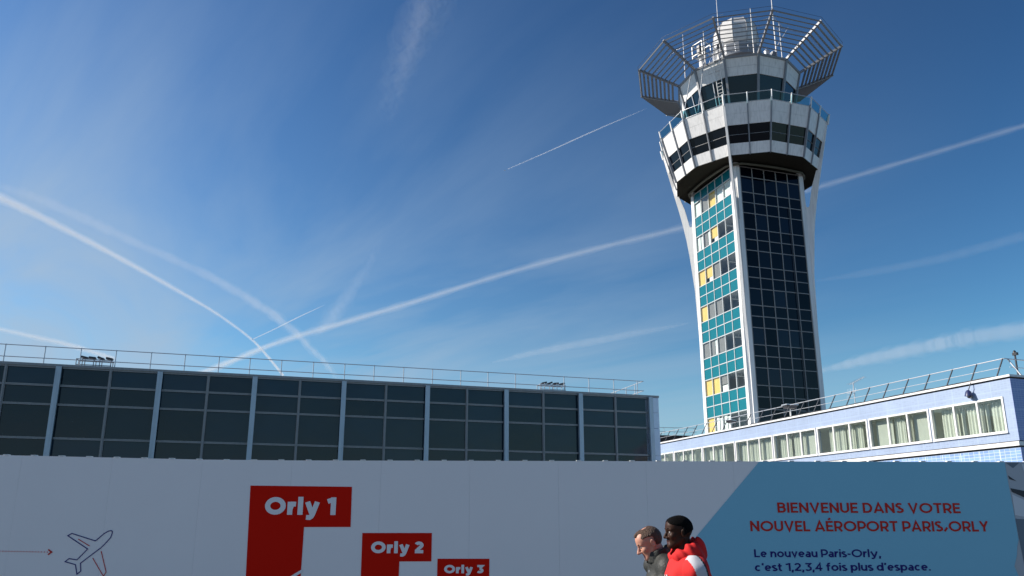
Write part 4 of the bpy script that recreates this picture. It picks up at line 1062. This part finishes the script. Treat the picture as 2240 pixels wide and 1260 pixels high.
def dress(root, B, top, sleeve, trouser, shoe, o, seed, hem=.86):
    J = B['J']; bx = ((-.45,.55), (-.36,.36), (0,1))
    def up(P):
        d = B['torso'](P, o); d = smin(d, s_cap(P, J['pelvis'], v3(J['pelvis'])+v3((0,0,-.05)), .15+o, .152+o), .05)
        for s_ in 'lr': d = smin(d, s_cap(P, J['sh'+s_], v3(J['sh'+s_])*.6 + v3(J['el'+s_])*.4, .050+o, .040+o), .03)
        d = smax(d, -(P[..., 2]-hem), .01); nk = s_cap(P, B['nb'] + v3((.02,0,.06)), B['Nk'] + v3((.012,0,-.02)), .066, .072)
        return smax(d + folds(P, .003, seed), -nk, .008)
    sculpt('top', up, ((-.30,.40),(-.33,.33),(0,1)), .008, top, root, None, np.arange(hem-.03, 1.62, .008))
    for s_, y in (('l',1),('r',-1)):
        a_ = v3(J['sh'+s_]); e_ = v3(J['el'+s_]); w_ = v3(J['wr'+s_])
        def sl(P, s_=s_, w_=w_, e_=e_, a_=a_):
            d = B['arm'](P, s_, o+.012); d = smin(d, s_cap(P, a_ + v3((0,-.02*y,.0)), a_, .062+o, .064+o), .03); d = smin(d, s_cap(P, a_, a_ + v3((.012,-.085*y,.035)), .058+o, .050+o), .03)
            fd = (w_-e_)/np.linalg.norm(w_-e_); cut = (P - (w_ - fd*.005)) @ fd
            return smax(d + folds(P, .0030, seed+y), cut, .008)
        mt, pk = sleeve(s_, a_, e_, w_)
        sculpt('sleeve', sl, ((min(a_[0],e_[0],w_[0])-.14, max(a_[0],e_[0],w_[0])+.14), (min(a_[1],e_[1])-.14, max(a_[1],e_[1])+.14), (0,1)), .0065, mt, root, pk, np.arange(w_[2]-.05, a_[2]+.13, .0065))
    def tr(P):
        d = B['leg'](P, 'l', .020); d = np.minimum(d, B['leg'](P, 'r', .020)); d = smin(d, s_ell(P, J['pelvis'], (.135,.182,.13)), .05)
        return smax(smax(d + folds(P, .0016, seed*2), .07-P[..., 2], .01), P[..., 2]-1.0, .01)
    sculpt('trousers', tr, ((-.42,.45),(-.27,.27),(0,1)), .011, trouser, root, None, np.arange(.05, 1.03, .012))
    for s_ in 'lr':
        a = v3(J['an'+s_])
        sculpt('shoe', lambda P, s_=s_: smax(B['foot'](P, s_, .012), .004-P[..., 2], .006), ((a[0]-.14,a[0]+.26),(a[1]-.09,a[1]+.11),(0,1)), .008, shoe, root, None, np.arange(-.01, .17, .008))

# the taller man in the red hooded top
J = rig(.045, 1.592, .03, 1.0, 1.335, 1); J.update(hyaw=R(4), hpitch=R(2), nose=.109, nw=1.45, lips=.0025)
def buzz(P, H, head):
    q = H(P); d = head(P) - .0055
    front = .062 - .15*(q[..., 2]-.075)
    line = np.minimum(q[..., 2] - np.where(q[..., 0] > .02, .048 + .5*(q[..., 0]-.02)*0.6, np.where(q[..., 0] > -.005, .048, -.012 - .35*(q[..., 0]+.03))), 9)
    d = smax(d, -line, .006); d = smax(d, q[..., 0]-.083, .006)
    return d + .0008*np.sin(400*q[..., 0])*np.sin(380*q[..., 2]+200*q[..., 1])
root, B = make_person('taller man with close-cropped black hair in a red hooded top with white sleeves', (1.298, 6.07, 0), R(180+5), J, skin_d, lip_d, hair_k, buzz, (eyew, irisd))
def red_sleeve(s_, a, e, w):
    def pk(c):
        d = (e-a)/np.linalg.norm(e-a); r_ = c - a
        across = r_[:,0] - (r_@d)*d[0]
        # white on the front and outer side, a black piping line, red behind
        return np.where(across > .040, 2, np.where(across > -.034, 0, np.where(across > -.046, 1, 2)))
    return [white_c, black_c, red_c], pk
dress(root, B, red_c, red_sleeve, jean_c, shoe_c, .022, 1.3)
nk = B['Nk']
def hood(P):
    # a soft folded hood lying round the back of the neck, drawn together at the throat
    q = P - v3((nk[0]-.012, 0, nk[2]+.010)); x, y, z = q[..., 0], q[..., 1], q[..., 2]
    ang = np.arctan2(y, x); ring = np.sqrt(x*x + y*y)
    back = .5 - .5*np.cos(ang)                   # 0 in front, 1 behind
    rad = .080 + .030*back; zc_ = .022 + .050*back; th = .032 + .016*back; tz = .040 + .044*back
    d = (np.sqrt(((ring-rad)/th)**2 + ((z-zc_)/tz)**2) - 1)*th*.8
    bag = s_ell(P, (nk[0]-.105, 0, nk[2]-.020), (.075,.120,.105))
    d = smin(d, bag, .04)
    d = d + .006*np.sin(26*z + 5*ang) + .004*np.sin(55*z - 9*x*10)
    return smax(d, -s_cap(P, B['nb'] + v3((.02,0,.08)), B['Nk'] + v3((.03,0,-.02)), .066, .060), .012)
sculpt('hood', hood, ((nk[0]-.28, nk[0]+.22), (-.24,.24), (nk[2]-.22, nk[2]+.20)), .0065, red_c, root)
for y in (-.035, .035):
    MB().tube([(nk[0]+.105,y,nk[2]-.05),(nk[0]+.135,y*1.1,nk[2]-.10),(nk[0]+.15,y*1.2,nk[2]-.17)], .0045, 6).build('drawstring', black_c, root)
MB().tube([(.160,0,1.29),(.172,0,1.20),(.164,0,1.10),(.152,0,.98)], .006, 6).build('zip', metal_c, root)
em = MB(); c = v3((J['chest'][0]+.148, .055, 1.262))
em.add([tuple(c + v3((.004*math.cos(a), .030*math.cos(a)-.0*1, .034*math.sin(a)))) for a in [2*PI*k/14 for k in range(14)]] + [tuple(c + v3((.012, 0, 0)))], [(k, (k+1) % 14, 14) for k in range(14)])
em.build('chest_badge', white_c, root)

# the shorter man in the dark jacket, head bowed
J = rig(.195, 1.508, .12, .8, 1.325, -1); J.update(hyaw=R(-3), hpitch=R(27), nose=.116, nw=.9, lips=-.001, mouth=.008)
def thin_hair(P, H, head):
    q = H(P); x, y, z = q[..., 0], q[..., 1], q[..., 2]
    d = head(P) - .0080 - .0013*np.sin(260*x+90*z)*np.sin(240*y+60*z) - .0008*np.sin(520*x+300*y) - .005*np.clip((x-.03)/.05, 0, 1)
    low = np.where(x > .012, .058 + .9*np.clip(x-.05, 0, 1), np.where(x > -.034, .044 + (x+.034)*.3, -.030 + .2*(x+.034)))
    d = smax(d, low - z, .006)
    d = smax(d, x - .088, .006)
    # receding corners and a thin crown
    d = smax(d, -s_ell(np.stack([x, np.abs(y), z], -1), (.075,.046,.085), (.040,.022,.040)), .010)
    return smax(d, -s_ell(q, (-.01,0,.128), (.030,.030,.020)), .012)
root, B = make_person('shorter man with thinning brown hair and a dark zipped jacket, head bowed', (1.283, 6.42, 0), R(180+6), J, skin_l, lip_l, hair_b, thin_hair, (eyew, irisd))
dress(root, B, jack_c, lambda s_, a, e, w: ([jack_c], None), black_c, shoe_b, .026, 4.1)
nk = B['Nk']
def collar(P):
    q = P - v3((nk[0]+.014, 0, nk[2]+.055)); x, y, z = q[..., 0], q[..., 1], q[..., 2]
    ang = np.arctan2(y, x); ring = np.sqrt(x*x + (y*1.05)**2); back = .5 - .5*np.cos(ang)
    d = np.abs(ring - (.092 + .16*np.clip(z,-.05,.1)*.25)) - .014
    d = smax(d, z - (.010 + .062*back), .012); d = smax(d, -.075 - z, .01)
    gap = smax(np.abs(y) - .020, -x, .01)
    return smax(d + .002*np.sin(9*ang + 50*z), -gap, .008)
sculpt('collar', collar, ((nk[0]-.16, nk[0]+.18), (-.16,.16), (nk[2]-.10, nk[2]+.17)), .006, jack_c, root)
MB().tube([(nk[0]+.100,.0,nk[2]-.07),(.212,.0,1.20),(.190,0,1.10),(.158,0,.98)], .005, 6).build('zip', metal_c, root)
MB().tube([(nk[0]+.06,.135,nk[2]-.10),(nk[0]+.09,.140,nk[2]-.19)], .004, 6).build('pocket_zip', metal_c, root)
